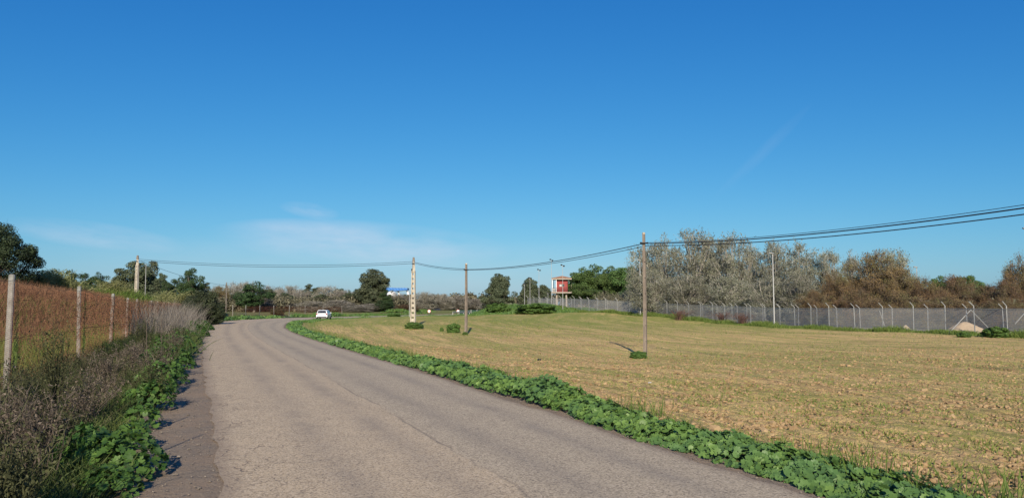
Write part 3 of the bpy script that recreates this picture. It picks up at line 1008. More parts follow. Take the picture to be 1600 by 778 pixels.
# left verge mallow
def along_left(s0, s1, n, o0, o1, rng, rr, hh):
    line, s = resample(LE, 1200)
    t = np.gradient(line, axis=0); t /= np.linalg.norm(t, axis=1)[:, None]
    out = []
    for _ in range(n):
        q = rng.uniform(s0, s1); k = np.searchsorted(s, q)
        k = min(k, len(line) - 1)
        off = rng.uniform(o0, o1)
        p = line[k] + np.array([-t[k][1], t[k][0]]) * off
        out.append((p[0], p[1], rng.uniform(*rr), rng.uniform(*hh)))
    return out


lr = np.random.default_rng(5)
spots = []
for (px, py, r, h) in ((200, 742, .42, .34), (150, 735, .40, .36), (215, 700, .25, .22), (175, 770, .3, .2), (228, 668, .28, .25), (262, 600, .5, .4), (245, 615, .45, .42), (235, 640, .45, .4), (268, 575, .7, .5), (250, 585, .6, .5), (276, 553, .8, .55), (262, 560, .8, .6), (286, 538, .9, .55), (296, 526, 1.2, .6), (306, 516, 1.4, .55)):
    q = G(px, py); spots.append((q[0] - .05, q[1], r, h * 1.45))
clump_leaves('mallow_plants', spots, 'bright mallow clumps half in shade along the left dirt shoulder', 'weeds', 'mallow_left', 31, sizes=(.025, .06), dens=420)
spots = along_left(70, 150, 60, 1.2, 2.6, lr, (.9, 1.6), (.3, .65))
clump_leaves('mallow_plants', spots, 'distant green weeds lining the outer edge of the road bend', 'weeds', 'mallow', 32, sizes=(.10, .2), dens=26, nl=3)


SHADE = []


# ------------------------------------------------------------------ dry growth, left verge
def tufts(mb, pts, n_each, h, spread, w, rng, lean=(0, 0), base_r=.12, hsc=None):
    pts = np.asarray(pts, float)
    m = len(pts)
    idx = np.repeat(np.arange(m), n_each)
    n = len(idx)
    A = pts[idx] + np.stack([rng.normal(0, base_r, n), rng.normal(0, base_r, n), np.zeros(n)], 1)
    A[:, 2] = hz(A[:, 0], A[:, 1])[0]
    H = rng.uniform(h[0], h[1], n)
    if hsc is not None: H = H * hsc[idx]
    B = A + np.stack([rng.normal(lean[0], spread, n) * H, rng.normal(lean[1], spread, n) * H, H], 1)
    v, f1, f2 = blades(A, B, w, rng, .08)
    n0 = mb.n
    mb.add(v, f1, np.repeat(rng.random(n), 5))
    mb.f.append(f2 + n0); mb.mi.append(np.zeros(len(f2), np.int32))


def fence_pts(n, y0, y1, o0, o1, rng):
    """points at an offset right of the left fence (o negative = behind it)"""
    y = y0 + (y1 - y0) * rng.random(n) ** 1.3
    order = np.argsort(FL[:, 1]); x = np.interp(y, FL[order, 1], FL[order, 0])
    off = rng.uniform(o0, o1, n)
    X = x + off * .94; Y = y + off * .35
    return np.stack([X, Y, np.zeros(n)], 1)


rng = np.random.default_rng(77)
mb = MB()
p_ = fence_pts(3000, 3, 45, -.3, 2.6, rng)
tufts(mb, p_, 22, (.08, .36), .60, .011, rng)
o = mb.build('verge_grass', M['grass_dull'], None)
tag(o, 'dull green rank grass between the left fence and the shoulder', 'grass', kind='stuff')
mb = MB()
p_ = fence_pts(520, 3, 40, -.2, 1.9, rng)
tufts(mb, p_, 16, (.2, .65), .5, .006, rng, (0, 0), .2)
o = mb.build('dry_grass', M['dry'], None)
tag(o, 'straw coloured dry grass standing in front of the left fence', 'dry grass', kind='stuff')
mb = MB()
p_ = fence_pts(1300, 12, 95, -5.5, -.2, rng)
tufts(mb, p_, 24, (.3, .8), .35, .018, rng)
o = mb.build('bank_grass', M['grass'], None)
tag(o, 'fresh green grass growing behind the left fence', 'grass', kind='stuff')
mb = MB()
p_ = fence_pts(1700, 20, 95, -9, -3.0, rng)
tufts(mb, p_, 18, (.35, 1.0), .30, .020, rng)
o = mb.build('bank_weeds', M['rustweed'], None)
tag(o, 'rust brown dead weeds covering the bank behind the left fence', 'dead weeds', kind='stuff')


def dead_shrub(name, x, y, h, r, n, label, mat='stalk', seed=0, up=1.0, leafy=0, group=None, w=.006):
    """upright dead stalks with side twigs"""
    rng = np.random.default_rng(seed)
    mb = MB()
    a = rng.uniform(0, 6.28, n); q = np.sqrt(rng.random(n)) * .25 * r
    A = np.stack([q * np.cos(a), q * np.sin(a), np.zeros(n)], 1)
    H = h * rng.uniform(.55, 1, n)
    lean = rng.normal(0, .28 * r / max(h, .1) / up, (n, 2))
    Mid = A + np.stack([lean[:, 0] * H * .5, lean[:, 1] * H * .5, H * .55], 1)
    B = Mid + np.stack([lean[:, 0] * H * .7 + rng.normal(0, .05, n), lean[:, 1] * H * .7 + rng.normal(0, .05, n), H * .45], 1)
    for (s0, s1, r0, r1) in ((A, Mid, w, w * .75), (Mid, B, w * .75, w * .3)):
        v, f = prisms(s0, s1, r0, r1, 4); mb.add(v, f, np.repeat(rng.random(n), 8))
    k = 9
    idx = np.repeat(np.arange(n), k); t = rng.uniform(.1, 1, len(idx))[:, None]
    S = Mid[idx] * (1 - t) + B[idx] * t
    E = S + rng.normal(0, 1, S.shape) * np.array([.09, .09, .05]) * h * .7 + np.array([0, 0, .10 * h])
    v, f = slivers(S, E, w * 1.2, rng); mb.add(v, f, np.repeat(rng.random(len(S)), 3))
    idx2 = np.repeat(np.arange(len(S)), 2)
    t = rng.uniform(.3, 1, len(idx2))[:, None]
    S2 = S[idx2] * (1 - t) + E[idx2] * t; E2 = S2 + rng.normal(0, .05 * h, S2.shape) + np.array([0, 0, .02])
    v, f = slivers(S2, E2, w * .9, rng); mb.add(v, f, np.repeat(rng.random(len(S2)), 3))
    if leafy:
        m = int(leafy)
        ii = rng.integers(0, len(E2), m)
        v, f = quads(E2[ii] + rng.normal(0, .02, (m, 3)), rng.normal(size=(m, 3)), rng.uniform(.015, .04, m), rng)
        mb.add(v, f, np.repeat(rng.random(m), 4))
    o = mb.build(name, M[mat], None)
    o.location = (x, y, hgt(x, y) - .02)
    tag(o, label, 'dead shrub', group)
    return o


def FX(y, off):   # point at offset off right of the left fence at distance y
    order = np.argsort(FL[:, 1]); x = np.interp(y, FL[order, 1], FL[order, 0])
    return x + off * .94, y + off * .35


for (X_, Y_, h_, w_, lb) in ((-5.2, 4.8, 1.6, 2.2, 'dense dead shrub just outside the lower left corner, shading the verge'),
                        (-6.6, 6.2, 1.7, 1.8, 'dead shrub beyond the left frame edge next to the wire fence'),
                        (-3.75, 5.3, 1.15, .9, 'small dead shrub at the shoulder edge just below the view'),
                        (-3.25, 4.9, .95, .7, 'low dead shrub nearest the asphalt just below the view')):
    dead_shrub('dead_shrub', X_, Y_, h_, w_ * .6, 90, lb, 'oliveweed', int(-X_ * 10), .7, 2600, 'dead stems in the left verge', .008)
for i, (px, py, h_, lb) in enumerate(((252, 640, .85, 'small dead shrub at the shoulder edge by the middle mallow clump'),
                                      (262, 612, 1.0, 'dead shrub at the shoulder edge past the middle mallow clump'), (272, 590, .95, 'dark dead shrub at the shoulder edge before the far mallow clump'),
                                      (282, 566, 1.1, 'dead shrub at the shoulder edge beside the far mallow clump'), (290, 549, 1.1, 'farthest dead shrub at the shoulder edge below the feathery grass'))):
    q_ = G(px, py)
    dead_shrub('dead_shrub', q_[0] - .25, q_[1], h_, .5, 34, lb, ('oliveweed', 'stalk')[i % 2], 700 + i, .6, 900, 'dead stems in the left verge', .005 + q_[1] * .00012)
rngd = np.random.default_rng(3)
for i, (px, py, D, lb) in enumerate((
        (12, 0, 8.6, 'brushy brown dead shrub filling the lower left corner'), (60, 0, 9.6, 'brushy dead shrub between the first post and the dead stalks'),
        (110, 0, 9.0, 'grey dead shrub right above the dark mallow patch'), (150, 0, 10.8, 'dull dead shrub behind the bright mallow clump'),
        (40, 0, 12.2, 'dead shrub at the foot of the first fence post'), (95, 0, 14.0, 'tall grey bundle of dead stalks between first and second post'),
        (165, 0, 13.0, 'dead shrub left of the middle mallow clump'), (195, 0, 17.0, 'dead shrub behind the middle mallow clump'),
        (150, 0, 18.5, 'dead shrub against the netting past the second post'), (215, 0, 22.0, 'dark dead shrub by the shoulder below the third post'),
        (240, 0, 28.0, 'dead shrub below the tall feathery grass'), (205, 0, 27.0, 'dead shrub against the netting by the fourth post'))):
    dead_shrub('dead_shrub', XD(px, D), D, rngd.uniform(.55, .95) * (1.25 if px in (95, 60) else 1), rngd.uniform(.45, .8), 20, lb, ('stalk', 'oliveweed', 'oliveweed')[i % 3], 500 + i, .8, 900, 'dead stems in the left verge', .005 + D * .00010)

# thin dead stems whose shadows cross the shoulder
G_ST = 'dead stems in the left verge'
for i, (px, py, D, h, r, n, lb) in enumerate((
        (28, 700, 8.0, .95, .5, 34, 'tangled dead shrub at the lower left corner of the verge'),
        (95, 640, 10.5, 1.45, .28, 26, 'upright bundle of dead stems left of the second fence post'),
        (75, 760, 7.4, .95, .5, 26, 'low dead shrub with bent twigs beside the dark mallow patch'),
        (140, 640, 12.0, .7, .45, 26, 'grey dead shrub at the foot of the second fence post'),
        (175, 610, 15.5, .9, .5, 30, 'dry brown shrub just right of the second fence post'),
        (5, 640, 9.0, 1.0, .4, 26, 'dry shrub at the left frame edge in front of the first fence post'),
        (205, 590, 19.5, .9, .5, 30, 'dead brushy shrub above the bright mallow clump'),
        (230, 565, 24., 1.4, .7, 34, 'tall dry shrub in front of the third and fourth fence posts'))):
    X_ = XD(px, D)
    dead_shrub('dead_shrub', X_, D, h, r, n, lb, ('stalk', 'oliveweed')[i % 2], 100 + i, 1.0, 500, G_ST, .006 + D * .00012)
for i, (x, y, h, rad, lb) in enumerate(((-4.15, 6.0, 2.45, .024, 'tall stiff dead stem nearest the camera just beyond the lower left frame edge'),
                                   (-5.05, 7.5, 2.5, .022, 'tall dead stem beyond the left frame edge throwing a thin shadow on the shoulder'),
                                   (-5.9, 8.9, 2.75, .022, 'tall dead stem at the left frame edge before the first fence post'),
                                   (-8.2, 17.8, 1.6, .012, 'thin dead stem next to the dry shrub by the third fence post'),
                                   (-9.3, 21.0, 1.6, .012, 'thin dead stem farthest along the left verge'))):
    mb = MB(); rr = np.random.default_rng(i)
    k = np.linspace(0, 1, 7); pts = np.stack([np.cumsum(rr.normal(0, .02, 7)), np.cumsum(rr.normal(0, .02, 7)), k * h], 1)
    tube(mb, pts, rad * (1 - k * .5), 5)
    for j in range(5):
        t = .4 + .12 * j; a = rr.uniform(0, 6.28)
        p0 = np.array([np.interp(t, k, pts[:, 0]), np.interp(t, k, pts[:, 1]), t * h])
        tube(mb, [p0, p0 + np.array([cos(a) * .09, sin(a) * .09, .14])], [.005, .002], 4)
    o = mb.build('dead_weed', M['stalk']); o.location = (x, y, hgt(x, y) - .02); tag(o, lb, 'dead stem', G_ST)

# purple-grey dry grass mass farther along the fence
mb = MB()
p_ = fence_pts(210, 36, 66, .2, 2.2, rng)
hs_ = np.clip(.8 + 1.7 * vn2(p_[:, 0] * .55, p_[:, 1] * .55), .35, 1.25)
tufts(mb, p_, 52, (.7, 1.9), .34, .014, rng, (.10, -.12), .35, hs_)
o = mb.build('tall_dry_grass', M['drygrey'], None)
tag(o, 'tall purplish grey feathery dry grass leaning out from the left fence', 'dry grass', kind='stuff')
mb = MB()
p_ = fence_pts(420, 24, 74, .3, 2.5, rng)
tufts(mb, p_, 40, (.25, .75), .60, .020, rng, (.0, -.05), .3)
o = mb.build('verge_grass', M['grass_dull'], None)
tag(o, 'dark rank grass below the tall feathery grass by the road', 'grass', kind='stuff')


# ------------------------------------------------------------------ left fence with concrete posts and rusty netting
def left_fence():
    root = thing('wire_fence', 'rusty hexagonal wire netting fence on grey concrete posts along the left verge', 'fence')
    ys = [2.0, 8.0, 14.8, 22.9, 30, 35.4, 40, 48, 54, 60, 66, 72, 77, 82, 88, 94, 100, 106, 112, 118, 124, 130, 136, 142, 148, 154, 160, 166]
    order = np.argsort(FL[:, 1])
    pos = []
    pm = None
    for i, y in enumerate(ys):
        x = float(np.interp(y, FL[order, 1], FL[order, 0]))
        T = 2.33 if y < 25 else (2.24 if y < 32 else 2.15)
        z = hgt(x, y); pos.append((x, y, z, T))
        mb = MB()
        box(mb, (0, 0, (T - z + .25) / 2 - .25), (.10, .10, T - z + .25), 0, .5, 0, .02)
        o = mb.build('post', M['postgrey'], root)
        o.location = (x, y, z)
        o.rotation_euler = (random.uniform(-.02, .02), random.uniform(-.03, .03), .37 + random.uniform(-.1, .1))
    for i in range(len(pos) - 1):
        a = np.array(pos[i]); b = np.array(pos[i + 1])
        L = math.hypot(b[0] - a[0], b[1] - a[1])
        D = (a[1] + b[1]) / 2
        if D < 26: c, w, ns = .07, .0022, 3
        elif D < 62: c, w, ns = .11, .0040, 3
        else: c, w, ns = .22, .006, 3
        z0 = .12; H = 2.1 + (a[3] - 2.3)
        nx = int(L / (c * .75)); nz = int((H - z0) / c)
        A = []; B = []
        # hexagon netting: zigzag of verticals
        cw = L / nx
        ii, jj = np.meshgrid(np.arange(nx), np.arange(nz), indexing='ij')
        ii = ii.ravel(); jj = jj.ravel()
        u0 = ii * cw; zz = z0 + jj * c + (ii % 2) * c * .5
        # twisted vertical, then two slanted wires
        A.append(np.stack([u0, zz], 1)); B.append(np.stack([u0, zz + c * .42], 1))
        A.append(np.stack([u0, zz + c * .42], 1)); B.append(np.stack([u0 + cw, zz + c * .5 + 0 * zz], 1))
        A.append(np.stack([u0, zz], 1)); B.append(np.stack([u0 + cw, zz - c * .08], 1))
        A = np.concatenate(A); B = np.concatenate(B)
        bulge = lambda q: .05 * np.sin(q[:, 0] / L * pi) * np.sin(q[:, 1] * 2.1)

        def to3(q):
            t = q[:, 0] / L
            x = a[0] + (b[0] - a[0]) * t; y = a[1] + (b[1] - a[1]) * t
            sag = .06 * np.sin(t * pi) + .02 * np.sin(t * 23)
            zb = a[2] + (b[2] - a[2]) * t
            top = (a[3] + (b[3] - a[3]) * t)
            z = zb + q[:, 1] * (top - zb) / (H + .1) - sag * q[:, 1] / H
            dx = bulge(q) + .02 * vn1(q[:, 0] * 5, q[:, 1] * 5)
            return np.stack([x + .075 * .94 + dx * .94, y + .075 * .35 + dx * .35, z], 1)
        v, f = prisms(to3(A), to3(B), w, w, ns)
        mb = MB(); mb.add(v, f, .5)
        tt = np.linspace(0, L, 14)
        for hh in (H - .02, H * .5):
            q = to3(np.stack([tt, np.full(14, hh)], 1)); tube(mb, q, .006 if D > 26 else .004, 4)
        mb.build('netting', M['rust'], root)
    # dried creeper tangled in the netting
    rng = np.random.default_rng(9)
    mb = MB()
    n = 17000
    y = 15 + (95 - 15) * rng.random(n)
    x = np.interp(y, FL[order, 1], FL[order, 0]) + .075
    z = np.interp(y, FL[order, 1], np.array([hgt(*q) for q in FL[order]])) + rng.uniform(.75, 2.05, n)
    A = np.stack([x + rng.normal(0, .03, n), y, z], 1)
    B = A + rng.normal(0, 1, (n, 3)) * np.array([.04, .12, .11]) * (1 + y[:, None] * .012)
    B[:, 2] = np.minimum(B[:, 2], 2.2)
    v, f = slivers(A, B, .006 + y * .00025, rng)
    mb.add(v, f, np.repeat(rng.random(n), 3))
    o = mb.build('dried_creeper', M['rustweed'], root); o['kind'] = 'stuff'


left_fence()


# ------------------------------------------------------------------ tree builder
def tree_meshes(kind, seed):
    """returns (trunk mesh, crown mesh) for a tree 10 m tall, about 10*w wide"""
    rng = np.random.default_rng(seed)
    K = dict(
        poplar=dict(env=[((0, 0, 5.6), (3.0, 3.0, 4.2)), ((0, 0, 2.4), (2.8, 2.8, 2.0))], nc=104, cr=1.0, tw=46, twl=1.2, tww=.028, lf=150, ls=.16, up=.5, mats=('palebark', 'poplar_twig', 'poplar_leaf')),
        fargrey=dict(env=[((0, 0, 5.0), (3.8, 3.8, 4.7)), ((0, 0, 6.0), (3.6, 3.6, 3.9)), ((0, 0, 2.0), (3.4, 3.4, 1.9))], nc=125, cr=1.1, tw=60, twl=1.4, tww=.050, lf=22, ls=.24, up=.5, mats=('palebark', 'far_twig', 'far_leaf')),
        eucalypt=dict(env=[((0, 0, 6.6), (2.5, 2.5, 3.4)), ((.7, .3, 3.6), (2.2, 2.2, 2.8))], nc=80, cr=.85, tw=6, twl=.8, tww=.03, lf=300, ls=.24, up=.1, mats=('bark', 'bark', 'euca')),
        roundcon=dict(env=[((0, 0, 4.2), (3.6, 3.6, 3.9)), ((0, 0, 7.0), (2.0, 2.0, 3.0))], nc=95, cr=.9, tw=3, twl=.8, tww=.03, lf=270, ls=.26, up=.1, mats=('bark', 'bark', 'euca')),
        pine=dict(env=[((0, 0, 6.4), (4.2, 4.2, 3.5)), ((1.2, -1, 4.0), (3.6, 3.6, 3.0))], nc=100, cr=1.0, tw=4, twl=.8, tww=.03, lf=270, ls=.26, up=.2, mats=('bark', 'bark', 'pine')),
        broad=dict(env=[((0, 0, 6.0), (3.4, 3.4, 3.8)), ((-1.2, 0, 4.0), (2.6, 2.6, 2.6))], nc=70, cr=.95, tw=10, twl=.9, tww=.03, lf=210, ls=.26, up=.2, mats=('bark', 'bark', 'darkgreen')),
        cypress=dict(env=[((0, 0, 5.2), (1.3, 1.3, 5.0))], nc=60, cr=.55, tw=3, twl=.6, tww=.02, lf=200, ls=.2, up=.8, mats=('bark', 'bark', 'euca')),
        cedar=dict(env=[((0, 0, 5.0), (4.2, 4.2, 4.8))], nc=120, cr=1.0, tw=26, twl=1.0, tww=.03, lf=420, ls=.17, up=.25, mats=('bark', 'cedar', 'cedar')),
        tamarisk=dict(env=[((0, 0, 5.0), (4.6, 4.6, 4.8)), ((0, 0, 2.0), (4.4, 4.4, 2.0)), ((0, 0, 5.8), (3.6, 3.6, 4.0))], nc=170, cr=1.1, tw=80, twl=1.35, tww=.028, lf=210, ls=.15, up=.75, mats=('bark', 'tam_twig', 'tam')),
        greenbush=dict(env=[((0, 0, 4.0), (6.0, 5.5, 6.0))], nc=80, cr=1.7, tw=0, twl=1, tww=.04, lf=330, ls=.75, up=.3, mats=('bark', 'bushleaf', 'bushleaf')),
        darkshrub=dict(env=[((0, 0, 5.0), (6.0, 5.0, 5.0))], nc=90, cr=1.5, tw=16, twl=1.6, tww=.04, lf=300, ls=.34, up=.3, mats=('bark', 'cedar', 'shrubdark')),
    )[kind]
    tm = MB(); cm = MB()
    env = K['env']
    C = []
    tries = 0
    while len(C) < K['nc'] and tries < 20000:
        tries += 1
        (c, r) = env[rng.integers(len(env))]
        d = rng.normal(size=3); d /= np.linalg.norm(d)
        q = rng.random() ** .38
        p = np.array(c) + d * np.array(r) * q * .92
        p = p * (1 + rng.normal(0, .05, 3))
        if p[2] < (.9 if kind not in ('greenbush', 'fargrey', 'poplar', 'tamarisk') else .35): continue
        if C and min(np.linalg.norm(p - k) for k in C) < K['cr'] * .52 * (1 if tries < 9000 else .7): continue
        C.append(p)
    C = np.array(C)
    top = C[:, 2].max()
    C[:, 2] *= (10 - K['cr'] * .9) / top
    # trunk
    tp = np.array([(0, 0, -.3), (.05, 0, .6), (rng.normal(0, .12), rng.normal(0, .12), 2.4), (rng.normal(0, .25), rng.normal(0, .25), 5.0), (rng.normal(0, .3), rng.normal(0, .3), 8.3)])
    tube(tm, tp, [.30, .24, .18, .12, .03], 8)
    # limbs to the clusters
    for p in C:
        z0 = max(.5, p[2] * rng.uniform(.25, .6)) if kind not in ('pine',) else p[2] * rng.uniform(.45, .75)
        s = np.array([np.interp(z0, tp[:, 2], tp[:, 0]), np.interp(z0, tp[:, 2], tp[:, 1]), z0])
        m1 = s * .55 + p * .45 + np.array([(p[0] - s[0]) * .12, (p[1] - s[1]) * .12, -.05]) + rng.normal(0, .12, 3)
        r0 = rng.uniform(.035, .075) * (1.5 if kind == 'poplar' else 1)
        v, f = prisms([s, m1], [m1, p], [r0, r0 * .65], [r0 * .65, r0 * .25], 4); tm.add(v, f, .5)
    # crown clusters
    mid = np.array([0, 0, 5.0])
    for p in C:
        out = (p - mid); out[2] *= .6; out /= (np.linalg.norm(out) + 1e-6)
        ton = rng.normal(0, .12)
        n = K['tw']
        if n:
            d = rng.normal(size=(n, 3)) + out * .7 + np.array([0, 0, K['up'] * 1.6]); d /= np.linalg.norm(d, axis=1)[:, None]
            S = p + rng.normal(0, .32 * K['cr'], (n, 3)) - d * .3
            E = S + d * K['twl'] * rng.uniform(.45, 1.1, n)[:, None]
            v, f = slivers(S, E, K['tww'] * rng.uniform(.6, 1.5, n), rng)
            cm.add(v, f, np.repeat(np.clip(rng.normal(.5 + ton, .25, n), 0, 1), 3), 0)
        m = int(K['lf'] * rng.uniform(.6, 1.3))
        if m:
            d = rng.normal(size=(m, 3)) + out * .35; d /= np.linalg.norm(d, axis=1)[:, None]
            rad = K['cr'] * rng.uniform(.35, 1.08, m)[:, None] ** .6
            if n and kind in ('poplar', 'tamarisk', 'fargrey'):
                k = rng.integers(0, n, m); t = rng.uniform(.35, 1.05, m)[:, None]
                Lp = S[k] * (1 - t) + E[k] * t + rng.normal(0, .06, (m, 3))
            else:
                Lp = p + d * rad * np.array([1, 1, .8])
            nn = d + rng.normal(0, .6, (m, 3)) + np.array([0, 0, .25])
            v, f = quads(Lp, nn, K['ls'] * rng.uniform(.6, 1.4, m), rng, 1.1)
            cm.add(v, f, np.repeat(np.clip(rng.normal(.5 + ton, .22, m), 0, 1), 4), 1)
    a, b, c = K['mats']
    t_me = tm.mesh(kind + '_trunk', M[a], True)
    c_me = cm.mesh(kind + '_crown', [M[b], M[c]], False)
    v = np.concatenate(cm.v)
    w = np.percentile(np.abs(v[:, 0]), 98) * 2
    h = np.percentile(v[:, 2], 99.7)
    return t_me, c_me, w, h


PROTO = {}


def proto(kind, k):
    if (kind, k) not in PROTO: PROTO[(kind, k)] = tree_meshes(kind, 1000 + 17 * k + sum(map(ord, kind)))
    return PROTO[(kind, k)]


NV = dict(poplar=4, fargrey=4, eucalypt=3, roundcon=3, pine=3, broad=3, cypress=2, cedar=1, tamarisk=3, darkshrub=2, greenbush=2)
TNAME = dict(poplar='poplar_tree', fargrey='bare_tree', eucalypt='eucalyptus_tree', roundcon='round_conifer', pine='pine_tree', broad='broadleaf_tree', cypress='cypress_tree', cedar='conifer_tree', tamarisk='tamarisk_tree', darkshrub='evergreen_shrub', greenbush='green_bush')
_cnt = {}


def plant(kind, px, ytop, D, wpx, label, group=None, cat='tree', sink=0.0, ybase=None, name=None):
    k = _cnt.get(kind, 0); _cnt[kind] = k + 1
    t_me, c_me, w, h = proto(kind, k % NV[kind])
    x = XD(px, D)
    z = hgt(x, D) - sink
    if ybase is not None: z = min(z, zpix(ybase, D))
    H = zpix(ytop, D) - z
    W = wpx / F * D
    root = thing(name or TNAME[kind], label, cat, (x, D, z), random.uniform(0, 6.28), group)
    sc = (W / w, W / w, H / h)
    for nm, me in (('trunk', t_me), ('crown', c_me)):
        o = link(nm, me, root); o.scale = sc
    return root


# left of the road
plant('cedar', -12, 343, 62, 124, 'very dark conifer cut by the left frame edge above the rusty fence', cat='conifer', sink=.3)
plant('broad', 116, 424, 130, 40, 'small round green tree behind the fence, nearest the dark conifer', 'small green trees beyond the left bank')
plant('broad', 139, 428, 128, 30, 'middle of three small round green trees behind the rusty fence', 'small green trees beyond the left bank')
plant('broad', 160, 427, 126, 34, 'small round green tree just left of the olive tree and lattice pole', 'small green trees beyond the left bank')
plant('eucalypt', 208, 410, 160, 56, 'tall olive green tree directly left of the pale lattice pole on the bank')
plant('eucalypt', 233, 409, 168, 34, 'tall dark green tree directly right of the pale lattice pole on the bank')
plant('cypress', 255, 427, 160, 16, 'narrow dark cypress between the lattice pole and the leafy green tree', cat='cypress')
plant('cypress', 246, 436, 155, 22, 'short cypress tucked beside the narrower one near the lattice pole', cat='cypress')
plant('broad', 297, 420, 120, 46, 'leafy mid green tree with airy top left of the dark roadside shrub')
plant('broad', 271, 437, 125, 32, 'low bluish green tree touching the left side of the airy leafy tree')
plant('cypress', 322, 442, 125, 18, 'small pointed cypress above the dark roadside shrub', cat='cypress')
plant('darkshrub', 320, 455, 82, 64, 'big dark evergreen shrub overhanging the fence where the road bends', cat='shrub')
plant('darkshrub', 303, 466, 77, 44, 'dark evergreen bush leaning over the feathery dry grass by the bend', cat='shrub')
plant('darkshrub', 334, 472, 82, 40, 'smaller dark shrub right of the big roadside shrub at the bend', cat='shrub')
plant('darkshrub', 436, 480, 152, 22, 'small round dark bush on the far verge before the white car', cat='shrub')
GF = 'bare grey trees beyond the road bend'
plant('tamarisk', 344, 447, 190, 34, 'reddish brown bare tree right of the dark roadside shrub')
for (px, yt, D, w, lb) in (
        (366, 442, 215, 34, 'pale bare tree behind the thin wooden pole on the far bank'),
        (386, 440, 225, 34, 'pale bare tree directly left of the dense green tree'),
        (430, 447, 235, 40, 'bare grey tree just right of the dense green tree'),
        (452, 446, 230, 38, 'pale pinkish bare tree left of the pair of pointed dark pines'),
        (472, 452, 225, 34, 'low bare tree in front of the pair of pointed dark pines'),
        (513, 447, 225, 46, 'wide pale bare tree above and right of the white car'),
        (541, 453, 222, 42, 'bare brownish tree between the white car and the tall eucalyptus'),
        (560, 460, 215, 34, 'bare grey tree touching the left side of the tall eucalyptus'),
        (620, 458, 215, 44, 'bare grey tree below the blue gantry'),
        (640, 466, 225, 30, 'small bare tree behind the lattice pole in the field'),
        (666, 456, 235, 40, 'round pale bare tree directly right of the field lattice pole'),
        (691, 459, 240, 42, 'pale bare tree above the dark parked car'),
        (716, 461, 245, 40, 'pale bare tree directly left of the brown field pole'),
        (742, 466, 250, 40, 'pale bare tree directly right of the brown field pole'),
        (764, 474, 240, 36, 'low bare tree in front of the rounded conifer'),
        (800, 474, 215, 40, 'low pale bushy tree at the left end of the security fence'),
        (408, 462, 180, 40, 'low bare bush below the dense green tree'),
        (490, 470, 180, 50, 'low bare bush directly behind the white car'),
        (455, 472, 188, 44, 'low dusty bare scrub left of the white car'),
        (532, 468, 184, 48, 'low bare grey scrub right of the white car'),
        (562, 476, 180, 40, 'low bare scrub beside the far road left of the eucalyptus foot'),
        (585, 474, 190, 60, 'low bare bush under the tall eucalyptus')):
    plant('fargrey', px, yt, D, w, lb, GF)
for (px, yt, D, w, lb) in (
        (355, 462, 200, 40, 'low brownish scrub tree behind the far rusty fence'),
        (632, 476, 200, 46, 'brown scrub behind the foot of the field lattice pole'),
        (690, 477, 262, 80, 'brown undergrowth behind the guard rail')):
    plant('tamarisk', px, yt, D, w, lb, 'scrub trees beyond the road bend')
for (px, yt, D, w, lb) in ((420, 452, 200, 30, 'dull olive tree between two bare trees right of the dense green tree'), (445, 458, 195, 34, 'low olive green tree left of the white car'),
                           (503, 460, 196, 30, 'low olive tree rising over the white car'), (549, 458, 200, 30, 'olive tree left of the tall eucalyptus'),
                           (372, 456, 205, 26, 'low olive tree left of the dense green tree')):
    plant('eucalypt', px, yt, D, w, lb, 'olive trees beyond the road bend')
plant('broad', 399, 441, 172, 54, 'dense mid green tree standing among bare trees behind the far fence')
plant('cypress', 482, 444, 250, 18, 'taller pointed dark pine above the white car', cat='conifer')
plant('cypress', 495, 449, 250, 16, 'shorter pointed dark pine above the white car', cat='conifer')
plant('broad', 460, 453, 250, 16, 'dark treetop left of the pair of pointed pines')
plant('broad', 528, 451, 262, 26, 'dark treetop behind bare trees right of the pointed pines')
plant('broad', 548, 454, 262, 18, 'small dark treetop near the tall eucalyptus')
plant('eucalypt', 583, 421, 198, 50, 'tall dark eucalyptus towering over bare trees left of the blue gantry')
plant('broad', 604, 451, 196, 26, 'dark green lower tree on the right flank of the tall eucalyptus')
plant('broad', 600, 470, 188, 34, 'dark green bush at the foot of the tall eucalyptus')
plant('cypress', 634, 460, 255, 10, 'tiny pointed tree between the blue gantry legs and the lattice pole', cat='conifer')
plant('roundcon', 780, 429, 235, 44, 'large egg shaped olive green conifer standing alone right of the brown pole', cat='conifer')
plant('roundcon', 828, 435, 245, 34, 'rounded dark conifer behind the thin lamp posts left of the watchtower', cat='conifer')
plant('roundcon', 848, 446, 240, 36, 'lower rounded conifer just left of the watchtower', cat='conifer')
plant('broad', 752, 463, 262, 22, 'small green tree low beside the egg shaped conifer')
GP = 'green pines beside the watchtower'
for (px, yt, D, w, lb) in ((904, 427, 205, 56, 'bright green pine directly right of the red watchtower'),
                           (930, 416, 204, 64, 'tallest rounded green pine right of the watchtower'),
                           (955, 418, 200, 60, 'green pine between the tallest pine and the grey poplars'),
                           (982, 418, 195, 56, 'green pine partly hidden behind the first grey poplar'),
                           (912, 446, 190, 60, 'low green pine foliage behind the security fence near the tower')):
    plant('pine', px, yt, D, w, lb, GP, 'pine')
for (px, yt, D, w, lb) in ((1462, 433, 170, 54, 'flat topped green pine rising behind brown tamarisks at right'),
                           (1506, 432, 172, 54, 'second flat topped green pine behind brown tamarisks at right'),
                           (1535, 441, 165, 34, 'low green pine top near the right edge behind tamarisks'),
                           (1212, 440, 150, 60, 'dark green pine showing through grey poplars behind the lamp'),
                           (1120, 435, 155, 80, 'dark green tree showing low through the tallest poplars')):
    plant('pine', px, yt, D, w, lb, 'stone pines behind the right trees', 'pine')
GG = 'grey green poplars behind the security fence'
